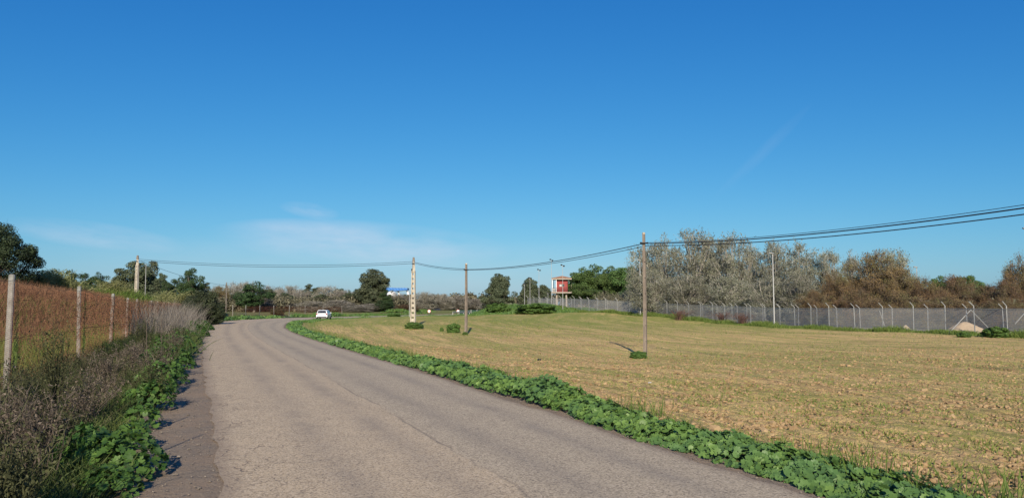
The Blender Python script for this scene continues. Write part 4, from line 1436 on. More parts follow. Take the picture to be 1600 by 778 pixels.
for (px, yt, D, w, lb) in (
        (962, 424, 212, 30, 'grey poplar standing behind the green pines'),
        (990, 446, 152, 36, 'low grey leafy poplar left of the tall brown pole'),
        (1005, 386, 142, 54, 'grey poplar right behind the tall brown pole'),
        (1040, 373, 138, 56, 'grey poplar just right of the tall brown pole'),
        (1082, 361, 134, 66, 'tallest grey poplar with highest crown under the cables'),
        (1112, 372, 140, 50, 'grey poplar between the two highest crowns'),
        (1142, 367, 130, 66, 'broad grey poplar right of the tallest crown'),
        (1172, 386, 128, 54, 'grey poplar left of the white street lamp'),
        (1215, 378, 124, 56, 'grey poplar directly behind the white street lamp'),
        (1248, 381, 120, 60, 'pale twiggy poplar right of the white street lamp'),
        (1292, 391, 118, 52, 'pale thin poplar at the left shoulder of the brown tamarisk'),
        (1330, 398, 118, 50, 'thin pale poplar top behind the brown tamarisk'),
        (1392, 391, 118, 52, 'twiggy poplar top rising right behind the big tamarisk'),
        (1020, 420, 130, 60, 'low grey poplar growth behind the fence near the tall brown pole'),
        (1075, 428, 126, 70, 'bushy low poplar growth below the tallest crown'),
        (1140, 430, 120, 70, 'bushy low poplar growth left of the street lamp'),
        (1195, 432, 112, 60, 'white stemmed low poplar beside the street lamp'),
        (1245, 425, 108, 60, 'bright pale branching poplar low behind the fence')):
    plant('poplar', px, yt, D, w, lb, GG, 'poplar')
GT = 'brown tamarisks behind the security fence'
for (px, yt, D, w, lb) in (
        (1302, 425, 104, 62, 'reddish tamarisk right of the pale branching poplar'),
        (1362, 396, 103, 96, 'biggest olive brown tamarisk with high rounded crown'),
        (1408, 420, 100, 70, 'olive tamarisk on the right flank of the biggest one'),
        (1450, 437, 96, 66, 'rusty tamarisk below the left flat topped pine'),
        (1492, 432, 98, 72, 'red brown tamarisk above the sand pile'),
        (1540, 446, 92, 66, 'dark rusty tamarisk right of the sand pile'),
        (1592, 402, 88, 62, 'tall olive brown tamarisk at the right frame edge'),
        (1568, 440, 84, 50, 'low brown tamarisk beside the tall one at the right edge'),
        (1640, 415, 86, 80, 'tamarisk continuing past the right frame edge'),
        (1335, 450, 92, 70, 'low rusty scrub behind the fence left of the big tamarisk'),
        (1400, 455, 88, 80, 'low olive scrub behind the fence under the big tamarisk'),
        (1475, 462, 82, 80, 'low brown scrub directly behind the sand pile'),
        (1560, 468, 76, 70, 'low brown scrub behind the fence at far right'),
        (1270, 455, 98, 50, 'low brown scrub at the foot of the pale branching poplar')):
    plant('tamarisk', px, yt, D, w, lb, GT, 'tamarisk')
# small bushes by the fence and in the field
for (kind, px, yt, D, w, lb, nm) in (
        ('greenbush', 648, 503.5, 83, 27, 'rounded green bush hugging the foot of the field lattice pole', 'green_bush'),
        ('greenbush', 709, 505.5, 77, 19, 'small round green bush alone in the field between two poles', 'green_bush'),
        ('greenbush', 691, 511.5, 80, 6, 'tiny green bush left of the small round one in the field', 'green_bush'),
        ('greenbush', 996, 549, 42, 24, 'low green weeds at the foot of the tall brown pole', 'green_bush'),
        ('greenbush', 727, 518.5, 71.5, 9, 'little weeds at the foot of the middle brown pole', 'green_bush'),
        ('greenbush', 1549, 511, 60.5, 34, 'dark green bush at the fence foot right of the sand pile', 'green_bush'),
        ('greenbush', 1500, 518, 60.5, 20, 'low green weeds in front of the sand pile', 'green_bush'),
        ('greenbush', 617, 490, 150, 20, 'green bush beside the far road left of the lattice pole', 'green_bush'),
        ('greenbush', 778, 474, 156, 34, 'green bush on the left slope of the grassy mound', 'green_bush'),
        ('greenbush', 836, 475, 150, 56, 'dense green bush mound before the watchtower fence', 'green_bush')):
    o = plant(kind, px, yt, D, w, lb, None, 'bush', .05, None, nm)
    for ch in o.children:
        if ch.name.startswith('crown'):
            pass
for i, (px, py, D, h) in enumerate(((1060, 489, 116, 1.5), (1128, 494, 108, 1.5), (1158, 494, 102, 1.6))):
    x = XD(px, D)
    o = dead_shrub('red_shrub', x, D, h, 2.2, 60, ('dark red bare shrub at the fence foot right of the tall pole', 'dark red bare shrub at the fence below the tall poplars', 'dark red bare shrub at the fence left of the street lamp')[i], 'redshrub', 300 + i, .7, 0, 'red shrubs at the security fence', .02)


for (X_, Y_, h_, w_, lb) in SHADE:
    plant('darkshrub', 800 + F * X_ / Y_, 481 - (h_ - CAMH + hgt(X_, Y_)) * F / Y_, Y_, w_ * F / Y_, lb, None, 'shrub')


# green weeds along the right fence, mound and far verges
def weed_band(line, n_t, w0, w1, h, mat, label, seed, wblade=.03, sp=.4, name='weed_strip', each=14):
    rng = np.random.default_rng(seed)
    L2, s = resample(np.array(line)[:, :2], 400)
    t = np.gradient(L2, axis=0); t /= np.linalg.norm(t, axis=1)[:, None]
    k = rng.integers(0, 400, n_t); off = rng.uniform(w0, w1, n_t)
    p = L2[k] + np.stack([-t[k, 1], t[k, 0]], 1) * off[:, None] + rng.normal(0, .3, (n_t, 2))
    hs = np.clip(1 + 1.8 * vn1(p[:, 0] * .35, p[:, 1] * .35), .15, 2.2)
    mb = MB(); tufts(mb, np.concatenate([p, np.zeros((n_t, 1))], 1), each, h, sp, wblade, rng, (0, 0), .22, hs)
    o = mb.build(name, M[mat], None); tag(o, label, 'weeds', kind='stuff')


weed_band(FR3, 2600, .0, 1.6, (.12, .5), 'grass', 'green weeds growing along the foot of the security fence', 41, .045)
weed_band([(-4.2, 152), (-1, 160), (3, 158), (8, 156), (13, 150)], 1500, -5, 5, (.2, .5), 'mallow', 'green growth covering the mound beside the watchtower fence', 42, .09)
weed_band(offset(RE, -1.2)[(RE[:, 1] > 95) & (RE[:, 1] < 215)], 600, -.8, .4, (.05, .20), 'mallow', 'patchy green weeds between the far road and the field', 43, .09)
weed_band(offset(LE, 1.8)[(LE[:, 1] > 140) & (LE[:, 1] < 215)], 700, .2, 2.5, (.15, .6), 'mallow', 'green weeds on the outer verge past the white car', 44, .12)
weed_band([(XD(240, 88), 88), (XD(270, 90), 90), (XD(300, 100), 100)], 400, -1, 3, (.4, 1.3), 'reed', 'yellow green cane growth on top of the left bank', 45, .08, .3)
weed_band([(XD(150, 92), 92), (XD(270, 105), 105)], 900, -6, 6, (.3, 1.1), 'grass', 'grass and weeds on the crest of the left bank', 46, .06, .35)


def reed_clump(px, D, ytop, wpx, label, seed):
    rng = np.random.default_rng(seed)
    x = XD(px, D); z = hgt(x, D); H = zpix(ytop, D) - z; W = wpx / F * D
    mb = MB(); n = 260
    A = np.stack([rng.normal(0, W * .28, n), rng.normal(0, .6, n), np.zeros(n)], 1)
    hh = H * rng.uniform(.55, 1.0, n)
    B = A + np.stack([rng.normal(0, .12, n) * hh, rng.normal(0, .12, n) * hh, hh], 1)
    v, f = prisms(A, B, .02, .008, 3); mb.add(v, f, np.repeat(rng.random(n), 6))
    k = np.repeat(np.arange(n), 14); t = rng.uniform(.15, 1, len(k))[:, None]
    S = A[k] * (1 - t) + B[k] * t
    E = S + rng.normal(0, 1, S.shape) * np.array([.38, .38, .1]) + np.array([0, 0, .12])
    v, f1, f2 = blades(S, E, .05, rng, .25)
    n0 = mb.n; mb.add(v, f1, np.repeat(rng.random(len(S)), 5)); mb.f.append(f2 + n0); mb.mi.append(np.zeros(len(f2), np.int32))
    o = mb.build('reed_clump', M['reed']); o.location = (x, D, z - .05)
    tag(o, label, 'reeds', 'cane clumps on the left bank')


reed_clump(84, 70, 421, 50, 'pale cane clump just right of the very dark conifer', 1)
reed_clump(62, 66, 428, 30, 'shorter cane clump touching the very dark conifer', 2)
reed_clump(178, 96, 438, 34, 'cane clump left of the lattice pole on the bank', 3)
reed_clump(262, 92, 455, 30, 'cane clump right of the lattice pole on the bank', 4)
reed_clump(292, 90, 456, 34, 'cane clump below the airy leafy tree on the bank', 5)
reed_clump(116, 80, 440, 30, 'small cane clump below the small round green trees', 6)


def woodland(name, line, depth, hts, n, mat, label, seed, leaf=.8):
    """far wood that reads as one mass: clumps of leaf-sized faces along a belt"""
    rng = np.random.default_rng(seed)
    L2, s = resample(np.array(line, float), 300)
    nc = int(n / 60)
    k = rng.integers(0, 300, nc); off = rng.uniform(0, depth, nc)
    cx = L2[k, 0] + rng.normal(0, 1, nc); cy = L2[k, 1] + off
    zb = hz(cx, cy)[0]
    H = np.interp(s[k], np.linspace(0, s[-1], len(hts)), hts) * (1 + .5 * vn1(cx * .13, cy * .13))
    cz = zb + H * rng.uniform(.03, .95, nc)
    c = np.repeat(np.stack([cx, cy, cz], 1), 60, 0); m = len(c)
    d = rng.normal(size=(m, 3)); d /= np.linalg.norm(d, axis=1)[:, None]
    p = c + d * rng.uniform(.5, 1.7, (m, 1))
    v, f = quads(p, d + rng.normal(0, .5, (m, 3)), leaf * rng.uniform(.5, 1.3, m), rng, 1.1)
    mb = MB(); mb.add(v, f, np.repeat(np.clip(rng.normal(.5, .2, m) + np.repeat(rng.normal(0, .15, nc), 60), 0, 1), 4))
    o = mb.build(name, M[mat]); tag(o, label, 'woodland', kind='stuff')


woodland('far_woodland', [(-230, 250), (-110, 275), (-60, 285), (0, 290), (40, 280), (90, 262)], 14, (5, 5, 4.6, 4.2, 5, 5, 6), 60000, 'farscrub', 'far belt of grey brown woodland closing the view beyond the road bend', 61, 1.1)
woodland('undergrowth', [(20, 176), (36, 140), (45, 110), (50, 84), (56, 66)], 9, (2.2, 2.6, 2.5, 2.0, 1.8), 80000, 'farscrub', 'dense grey brown undergrowth behind the security fence', 62, .28)
woodland('undergrowth', [(-68, 176), (-52, 186), (-40, 196), (-28, 206)], 6, (2.2, 2.4, 2.2), 22000, 'farscrub', 'grey brown undergrowth behind the far rusty fence', 63, .6)


_r = np.random.default_rng(91)
mb = MB()
for (edge, o0, o1, n_) in ((LE, -.35, 1.3, 5200), (RE, -.55, .1, 2600)):
    L2, s_ = resample(edge, 1500); t_ = np.gradient(L2, axis=0); t_ /= np.linalg.norm(t_, axis=1)[:, None]
    k_ = np.searchsorted(s_, 9 + 45 * _r.random(n_) ** 1.6); of = o0 + (o1 - o0) * _r.random(n_)
    p_ = L2[k_] + np.stack([-t_[k_, 1], t_[k_, 0]], 1) * of[:, None] + _r.normal(0, .04, (n_, 2))
    sz = np.clip(_r.lognormal(-5.2, .45, n_), .003, .020)
    rocks(mb, p_[:, 0], p_[:, 1], np.full(n_, .004), sz, _r, .7)
tag(mb.build('gravel', M['pebble']), 'loose grey brown gravel and crumbs along both road edges', 'gravel', kind='stuff')


# ------------------------------------------------------------------ utility poles and cables
def lattice_pole(px, D, ytop, label, wb=.62, wt=.28, ybase=None):
    """vierendeel concrete pole: two legs joined by rungs, slots between"""
    x = XD(px, D); z = hgt(x, D)
    if ybase: z = zpix(ybase, D)
    H = zpix(ytop, D) - z
    root = thing('lattice_pole', label, 'utility pole', (x, D, z), -.32)
    solid = .80 * H
    for s in (-1, 1):
        mb = MB(); k = [(-.3, wb), (solid, wt + .06)]
        V = []
        for zz, w, dp, th in ((-.3, wb, .17, .16), (solid, wt + .06, .13, .13)):
            xo, xi = s * w / 2, s * (w / 2 - th * .75)
            V += [(xo, -dp, zz), (xi, -dp, zz), (xi, dp, zz), (xo, dp, zz)]
        mb.add(V, [(0, 1, 5, 4), (1, 2, 6, 5), (2, 3, 7, 6), (3, 0, 4, 7), (4, 5, 6, 7)], .5)
        mb.build('leg', M['concrete'], root)
    nr = 11
    for i in range(nr + 1):
        zz = solid * i / nr * .98 + .02
        w = wb + (wt - wb) * zz / solid
        mb = MB(); box(mb, (0, 0, zz), (max(w - .19, .05), .22, .36), 0, .5, 0, .02)
        mb.build('rung', M['concrete'], root)
    mb = MB()
    v, f = prisms([(0, 0, solid - .1)], [(0, 0, H - .45)], .21, .15, 4); mb.add(v, f, .5)
    mb.build('shaft', M['concrete'], root)
    mb = MB(); tube(mb, [(0, 0, H - .5), (0, 0, H)], [.17, .11], 8); mb.build('cap', M['polegrey'], root)
    mb = MB(); box(mb, (-.20, -.05, H * .80), (.12, .12, .5), 0, .5, 0, .02); mb.build('junction_box', M['dark'], root)
    mb = MB(); box(mb, (0, -.2, H - .75), (.3, .05, .09)); mb.build('bracket', M['dark'], root)
    return np.array([x, D, z]), H


def round_pole(px, D, ytop, label, ybase=None, mat='polegrey', r=.14, name='utility_pole', rings=True):
    x = XD(px, D); z = hgt(x, D)
    if ybase: z = zpix(ybase, D)
    H = zpix(ytop, D) - z
    root = thing(name, label, 'utility pole', (x, D, z), .3)
    mb = MB()
    kk = np.linspace(0, 1, 8)
    pts = np.stack([.02 * np.sin(kk * 3), 0 * kk, kk * (H + .4) - .4], 1)
    tube(mb, pts, r * (1.12 - .35 * kk), 4 if mat == 'polegrey' and rings else 8)
    mb.build('shaft', M[mat], root)
    if rings:
        mb = MB()
        box(mb, (0, 0, H + .04), (r * 1.2, r * 1.2, .12), 0, .5, 0, .02); mb.build('cap', M['concrete'], root)
        nh = 6
        for i in range(nh):
            zz = H * (.12 + .13 * i)
            mb = MB(); tube(mb, [(0, -r * 1.12, zz), (0, -r * .5, zz)], .022, 6); mb.build('step_bolt', M['dark'], root)
        mb = MB(); box(mb, (0, -.02, H - .50), (.34, .34, .05), pi / 4 * 0); mb.build('clamp', M['dark'], root)
        for s_ in (-1, 1):
            mb = MB(); box(mb, (s_ * .2, -.05, H - .48), (.09, .05, .07), 0, .5, 0, .01); mb.build('insulator', M['dark'], root)
    return np.array([x, D, z]), H


pB, hB = round_pole(1006, 44, 366, 'tallest brown concrete pole standing right of centre in the field', 556, r=.118)
pC, hC = round_pole(728.5, 73, 413, 'plain brown concrete pole in the middle of the field', 522, r=.14)
pA, hA = lattice_pole(646.5, 93, 402, 'pale slotted concrete lattice pole rising from a bush in the field', .62, .34, 508)
pL, hL = lattice_pole(215.5, 100, 399, 'pale slotted lattice pole standing on the bank behind the left fence', .44, .27)
pW, hW = round_pole(355.5, 150, 441, 'thin wooden pole beyond the far rusty fence', None, 'bark', .12, 'wooden_pole', False)
pW2, hW2 = round_pole(229, 140, 412, 'thin pale post seen between the dark trees right of the lattice pole', None, 'galv', .06, 'metal_post', False)
pW3, hW3 = round_pole(640.5, 140, 455, 'thin blue grey post just left of the field lattice pole', None, 'galv', .06, 'metal_post', False)
pR = np.array([19.4, 15.0, -.3]); hR = 7.0       # next pole, outside the frame on the right
x = pR[0]
root = thing('utility_pole', 'brown concrete pole just outside the right of the view carrying the cables', 'utility pole', tuple(pR), .3)
mb = MB(); tube(mb, [(0, 0, -.4), (0, 0, 3), (0, 0, 7)], [.18, .15, .12], 4); mb.build('shaft', M['polegrey'], root)


def cable(p, q, sag, r, label, group):
    t = np.linspace(0, 1, 28)
    pts = p[None] * (1 - t[:, None]) + q[None] * t[:, None]
    pts[:, 2] -= 4 * sag * t * (1 - t)
    mb = MB(); tube(mb, pts, r, 5)
    o = mb.build('overhead_cable', M['cable'], None, True)
    tag(o, label, 'cable', group)


GC = 'black overhead cables strung between the poles'
zB = zpix(380.5, 44)
for (dz, px_end, yend, r, lb) in ((.00, 1600, 318.5, .011, 'uppermost thin cable running right from the tall brown pole'),
                                  (.0, 1600, 323.5, .024, 'thick middle cable running right from the tall brown pole'),
                                  (-.12, 1600, 333.5, .020, 'lowest cable running right from the tall brown pole')):
    a = np.array([pB[0] + .05, pB[1], zB + dz + (.05 if r < .015 else 0)])
    t = .697
    D = a[1] + (pR[1] - a[1]) * t
    sag = .55
    zt = zpix(yend, D)
    zq = (zt + 4 * sag * t * (1 - t) - a[2] * (1 - t)) / t
    cable(a, np.array([pR[0], pR[1], zq]), sag, r, lb, GC)
for (dz, r, lb) in ((0, .024, 'upper cable between the tall brown pole and the middle brown pole'), (-.16, .018, 'lower cable between the tall brown pole and the middle brown pole')):
    cable(np.array([pB[0], pB[1], zB + dz]), np.array([pC[0], pC[1], zpix(421, 73) + dz * .3]), .35, r, lb, GC)
for (dz, r, lb) in ((.05, .024, 'upper cable between the middle brown pole and the field lattice pole'), (-.08, .018, 'lower cable between the middle brown pole and the field lattice pole')):
    cable(np.array([pC[0], pC[1], zpix(421, 73) + dz]), np.array([pA[0], pA[1], zpix(410, 93) + dz]), .18, r, lb, GC)
for (dz, r, lb) in ((.10, .020, 'upper long cable between the two pale lattice poles'), (-.12, .024, 'lower long cable between the two pale lattice poles')):
    cable(np.array([pA[0], pA[1], zpix(410, 93) + dz]), np.array([pL[0], pL[1], zpix(406, 100) + dz]), .60, r, lb, GC)
cable(np.array([pL[0], pL[1], zpix(406, 100)]), np.array([pW[0], pW[1], zpix(446, 150)]), .5, .022, 'single cable dropping from the bank lattice pole to the wooden pole', GC)


# ------------------------------------------------------------------ security fence on the right
def sec_fence(line3, postH, label, step, shift, netH):
    root = thing('security_fence', label, 'fence', group='parallel security fences at the far side of the field')
    L = line3[:, :2]
    seg = np.hypot(*np.diff(L, axis=0).T); s = np.concatenate([[0], np.cumsum(seg)])
    q = np.arange(shift, s[-1], step)
    xs = np.interp(q, s, L[:, 0]); ys = np.interp(q, s, L[:, 1]); zs = np.interp(q, s, line3[:, 2])
    # one bent post mesh shared
    mb = MB()
    tube(mb, [(0, 0, -.3), (0, 0, postH - .42), (0, 0, postH - .36), (-.40, -.1, postH)], [.042, .042, .042, .036], 6)
    pm = mb.mesh('post', M['galv'])
    for x, y, z in zip(xs, ys, zs):
        z = min(z, hgt(x, y))
        o = link('post', pm, root); o.location = (x, y, z); o.rotation_euler = (random.uniform(-.015, .015), random.uniform(-.02, .02), random.uniform(-.15, .15))
    for i in range(len(xs) - 1):
        mb = MB()
        a = np.array([xs[i], ys[i], zs[i]]); b = np.array([xs[i + 1], ys[i + 1], zs[i + 1]])
        off = np.array([-.05, -.02, 0])
        v = [a + off + (0, 0, -.1), b + off + (0, 0, -.1), b + off + (0, 0, netH), a + off + (0, 0, netH)]
        mb.add(v, [(0, 1, 2, 3)], .5)
        mb.build('netting', M['net'], root)
        mb = MB()
        for hh, rr in ((netH, .012), (netH * .5, .005)):
            tube(mb, [a + off * 1.4 + (0, 0, hh), (a + b) / 2 + off * 1.4 + (0, 0, hh - .015), b + off * 1.4 + (0, 0, hh)], rr, 3)
        mb.build('tension_wire', M['galv'], root)
    return root, xs, ys, zs


f1, fx, fy, fz = sec_fence(FR3, 2.72, 'nearer grey wire mesh security fence with angled post tops', 3.6, .9, 2.15)
FR2 = FR3.copy(); FR2[:, 0] += np.linspace(4.2, 3.2, len(FR2)); FR2[:, 1] += np.linspace(1.2, 3.0, len(FR2))
f2, _, _, _ = sec_fence(FR2, 2.55, 'farther grey wire mesh security fence with angled post tops', 4.3, 2.2, 2.1)


def brace(px, D, foot_px, foot_py, top_py, root):
    a = P(px, top_py, D); b = P(foot_px, foot_py, D + .3); b[2] = max(b[2], hgt(b[0], b[1]) - .05)
    mb = MB(); tube(mb, [a, b], .035, 6); mb.build('brace', M['galv'], root)


brace(1517, 66.5, 1482, 521, 484, f1)
brace(1517, 66.5, 1545, 513, 484, f1)
brace(1600, 63.5, 1586, 506, 490, f1)
brace(1374, 79, 1383, 511, 485, f1)
brace(1016, 134, 1024, 492, 467, f1)

# sand pile behind the fence
def mound(name, px, D, w, h, label, mat, seed, cat='pile'):
    rng = np.random.default_rng(seed)
    x = XD(px, D); z = hgt(x, D)
    nr, na = 14, 40
    V = [(0, 0, h)]
    for i in range(1, nr + 1):
        for j in range(na):
            a = 2 * pi * j / na; r = i / nr
            rr = w / 2 * r * (1 + .10 * sin(3 * a + seed) + .06 * sin(7 * a))
            zz = h * (.5 + .5 * cos(pi * min(1, r) ** .92)) * .98 + 0 * h * (1 - r ** 1.25) * (1 + .16 * (vn1(np.array(cos(a) * r * 4 + 9.), np.array(sin(a) * r * 4 + 9.)))) + .10 * h * float(vn2(np.array(cos(a) * r * 9 + 30.), np.array(sin(a) * r * 9 + 30.))) - (.1 if i == nr else 0)
            V.append((rr * cos(a), rr * sin(a) * .8, zz))
    f3 = [(0, 1 + j, 1 + (j + 1) % na) for j in range(na)]
    f4 = [(1 + i * na + j, 1 + (i + 1) * na + j, 1 + (i + 1) * na + (j + 1) % na, 1 + i * na + (j + 1) % na) for i in range(nr - 1) for j in range(na)]
    mb = MB(); mb.add(V, f3, .5); mb.f.append(np.array(f4)); mb.mi.append(np.zeros(len(f4), np.int32))
    o = mb.build(name, M[mat], None, True); o.location = (x, D, z - .03); tag(o, label, cat)


mound('sand_pile', 1502, 70, 4.9, 1.0, 'pale tan sand heap behind the security fence at right', 'sand', 3)
mound('sand_pile', 1411, 82, 1.2, .5, 'very small pale heap peeking over weeds left of the big sand heap', 'sand', 5)


# ------------------------------------------------------------------ lamps
def street_lamp(px, D, ytop, ybase, label, rz=0.0, double=False):
    x = XD(px, D); z = zpix(ybase, D); H = zpix(ytop, D) - z
    z = min(z, hgt(x, D)); H = zpix(ytop, D) - z
    root = thing('street_lamp', label, 'street lamp', (x, D, z), rz, 'white street lamps along the security fence')
    mb = MB(); tube(mb, [(0, 0, -.2), (0, 0, H * .5), (0, 0, H - .1)], [.09, .07, .05], 10); mb.build('pole', M['lampgrey'], root, True)
    mb = MB(); box(mb, (0, 0, .3), (.24, .24, .6), 0, .5, 0, .03); mb.build('base', M['galv'], root)
    mb = MB()
    # cobra-head luminaire, tapered
    prof = [(-.55, .10, .05), (-.35, .17, .09), (-.05, .16, .10), (.18, .08, .06)]
    V = []
    for (xx, w, t) in prof:
        for k in range(8):
            a = 2 * pi * k / 8; V.append((xx, w * cos(a), H - .05 + t * sin(a) - xx * .12))
    f = [(i * 8 + k, i * 8 + (k + 1) % 8, (i + 1) * 8 + (k + 1) % 8, (i + 1) * 8 + k) for i in range(3) for k in range(8)]
    mb.add(V, f, .5); mb.add(V[:8], [tuple(range(7, -1, -1))], .5); mb.add(V[-8:], [tuple(range(8))], .5)
    mb.build('lamp_head', M['galv'], root, True)


street_lamp(1207, 94, 395.5, 509.5, 'white street lamp post rising in front of the grey poplars', .3)
street_lamp(999.5, 130, 406, 493, 'white street lamp partly hidden behind the tall brown pole', .2)
street_lamp(1431, 120, 417, 500, 'street lamp head peeking above the brown tamarisks', .2)
street_lamp(1612, 55, 357, 528, 'street lamp cut off by the right frame edge', 0)


def flood_post(px, D, ytop, label, r=.042, ybase=481):
    x = XD(px, D); z = hgt(x, D); H = zpix(ytop, D) - z
    root = thing('floodlight_post', label, 'floodlight post', (x, D, z), 0, 'thin floodlight posts around the watchtower')
    mb = MB(); tube(mb, [(0, 0, -.2), (0, 0, H * .5), (0, 0, H - .2)], [r * 1.5, r * 1.2, r * .9], 6); mb.build('pole', M['lampgrey'], root)
    for s_, nm in ((-1, 'floodlight'), (1, 'floodlight')):
        mb = MB(); box(mb, (s_ * .22, -.05, H - .1 - .1 * s_), (.34, .22, .26), .3 * s_, .5, 0, .03); mb.build(nm, M['dark'], root)
    mb = MB(); box(mb, (0, 0, H - .25), (.5, .06, .06)); mb.build('crossbar', M['galv'], root)


flood_post(861.5, 168, 405.5, 'tallest thin floodlight post just left of the watchtower')
flood_post(879, 152, 414, 'thin floodlight post standing in front of the watchtower')
flood_post(842, 172, 421, 'thin floodlight post left of the tallest one')
flood_post(828, 182, 434, 'floodlight post in front of the rounded dark conifer')
flood_post(819.5, 186, 443, 'short floodlight post at the left end of the security fence')
flood_post(856, 186, 457, 'shortest floodlight post close beside the watchtower platform')


# ------------------------------------------------------------------ watchtower
def watchtower():
    D = 190
    px_m = F / D      # pixels per metre
    cx = XD(878, D); z0 = hgt(cx, D)
    root = thing('watchtower', 'small red watchtower with tiled hip roof on pale concrete columns', 'watchtower', (cx, D, z0), -.10)
    Z = lambda py: zpix(py, D) - z0
    deck = Z(458.3)
    for (x, y) in ((-1.25, -1.2), (1.05, -1.2), (-1.25, 1.2), (1.05, 1.2)):
        mb = MB(); box(mb, (x, y, deck / 2 - .2), (.34, .34, deck + .2), 0, .5, 0, .03); mb.build('column', M['cream'], root)
    mb = MB(); box(mb, (0, 0, deck + .14), (4.75, 4.6, .28), 0, .5, 0, .03); mb.build('platform', M['cream'], root)
    wt = Z(438.5)
    mb = MB(); zc = (deck + .28 + wt) / 2
    x0, x1 = -1.32, 1.35
    # cabin walls with a window opening in the front wall
    f_y = -1.35
    wz0, wz1, wx0, wx1 = Z(448.2), Z(444.0), -.62, .62
    lo = deck + .28
    for (xa, xb, za, zb) in ((x0, wx0, lo, wt), (wx1, x1, lo, wt), (wx0, wx1, lo, wz0), (wx0, wx1, wz1, wt)):
        box(mb, ((xa + xb) / 2, f_y, (za + zb) / 2), (xb - xa, .18, zb - za))
    for (c, sz) in (((x0 + .09, 0, zc), (.18, 2.52, wt - lo)), ((x1 - .09, 0, zc), (.18, 2.52, wt - lo)), ((0, 1.35, zc), (x1 - x0, .18, wt - lo))):
        box(mb, c, sz)
    mb.build('wall', M['redwall'], root)
    mb = MB()
    for (xx, zz, sx, sz) in ((0, wz0 + .03, 1.3, .07), (0, wz1 - .03, 1.3, .07), (wx0 + .03, (wz0 + wz1) / 2, .07, wz1 - wz0 - .14), (wx1 - .03, (wz0 + wz1) / 2, .07, wz1 - wz0 - .14), (.0, (wz0 + wz1) / 2, .06, wz1 - wz0 - .14)):
        box(mb, (xx, f_y - .10, zz), (sx, .06, sz))
    wf = mb.build('window', M['polegrey'], root)
    mb = MB(); box(mb, (-.3, f_y - .04, (wz0 + wz1) / 2), (.54, .02, wz1 - wz0 - .14)); mb.build('pane', M['windowpane'], wf)
    mb = MB(); box(mb, (.3, f_y - .04, (wz0 + wz1) / 2), (.54, .02, wz1 - wz0 - .14)); mb.build('pane', M['glass'], wf)
    # dark frieze band under the eaves, fascia slab and hip roof
    mb = MB(); box(mb, (0, 0, wt + .12), (2.75, 2.75, .30)); mb.build('frieze', M['dark'], root)
    fz0 = Z(438); fz1 = Z(435.6)
    mb = MB(); box(mb, (0, 0, (fz0 + fz1) / 2 + .12), (4.75, 4.6, fz1 - fz0), 0, .5, 0, .03); mb.build('fascia', M['cream'], root)
    base = fz1 + .12; apex = Z(431.0)
    mb = MB()
    n = 9
    a, b = 2.45, 2.38
    # stepped courses of tiles give the slopes relief
    for i in range(n):
        t0, t1 = i / n, (i + 1) / n
        w0, d0 = a * (1 - t0) + .05, b * (1 - t0) + .05; w1, d1 = a * (1 - t1), b * (1 - t1)
        h0 = base + (apex - base) * t0; h1 = base + (apex - base) * t1
        V = [(-w0, -d0, h0), (w0, -d0, h0), (w0, d0, h0), (-w0, d0, h0), (-w1, -d1, h1), (w1, -d1, h1), (w1, d1, h1), (-w1, d1, h1)]
        mb.add(V, [(0, 1, 5, 4), (1, 2, 6, 5), (2, 3, 7, 6), (3, 0, 4, 7), (0, 3, 2, 1)], .5)
    mb.build('roof', M['tile'], root)
    # railing and corner posts on the platform
    for (x, y) in ((-2.2, -2.1), (2.2 - 4.4 + .9, -2.1)):
        mb = MB(); box(mb, (x, y, (deck + fz0) / 2 + .15), (.14, .14, fz0 - deck - .20)); mb.build('roof_post', M['white'], root)
    for (x, y) in ((-2.2, 2.1), (2.15, 2.1)):
        mb = MB(); box(mb, (x, y, (deck + fz0) / 2 + .15), (.12, .12, fz0 - deck - .20)); mb.build('roof_post', M['polegrey'], root)
    rh = deck + .28 + 1.0
    mb = MB()
    cs = [(-2.25, -2.18), (1.5, -2.18)]
    for hh in (rh, rh - .5, deck + .38):
        tube(mb, [(-2.25, -2.18, hh), (1.6, -2.18, hh)], .028, 5)
        tube(mb, [(-2.25, -2.18, hh), (-2.25, 2.18, hh)], .028, 5)
    for k in range(20):
        xx = -2.25 + 3.85 * k / 19
        tube(mb, [(xx, -2.18, deck + .28), (xx, -2.18, rh)], .016, 4)
    for k in range(1, 16):
        yy = -2.18 + 4.36 * k / 15
        tube(mb, [(-2.25, yy, deck + .28), (-2.25, yy, rh)], .016, 4)
    mb.build('railing', M['dark'], root)
    # grey equipment box on the left of the platform
    mb = MB(); box(mb, (-1.85, -.9, deck + .28 + .45), (.55, .6, .9), 0, .5, 0, .03); mb.build('equipment_box', M['galv'], root)
    mb = MB()
    for k in range(12):
        box(mb, (-1.9 + .0 * k, 2.0 - .28 * k * 0 + .25, deck * (k + .5) / 12), (.6, .05 + .0 * k, .05))
    tube(mb, [(-2.2, 2.25, 0), (-2.2, 2.25, deck + 1)], .03, 5); tube(mb, [(-1.6, 2.25, 0), (-1.6, 2.25, deck + 1)], .03, 5)
    mb.build('ladder', M['galv'], root)


watchtower()


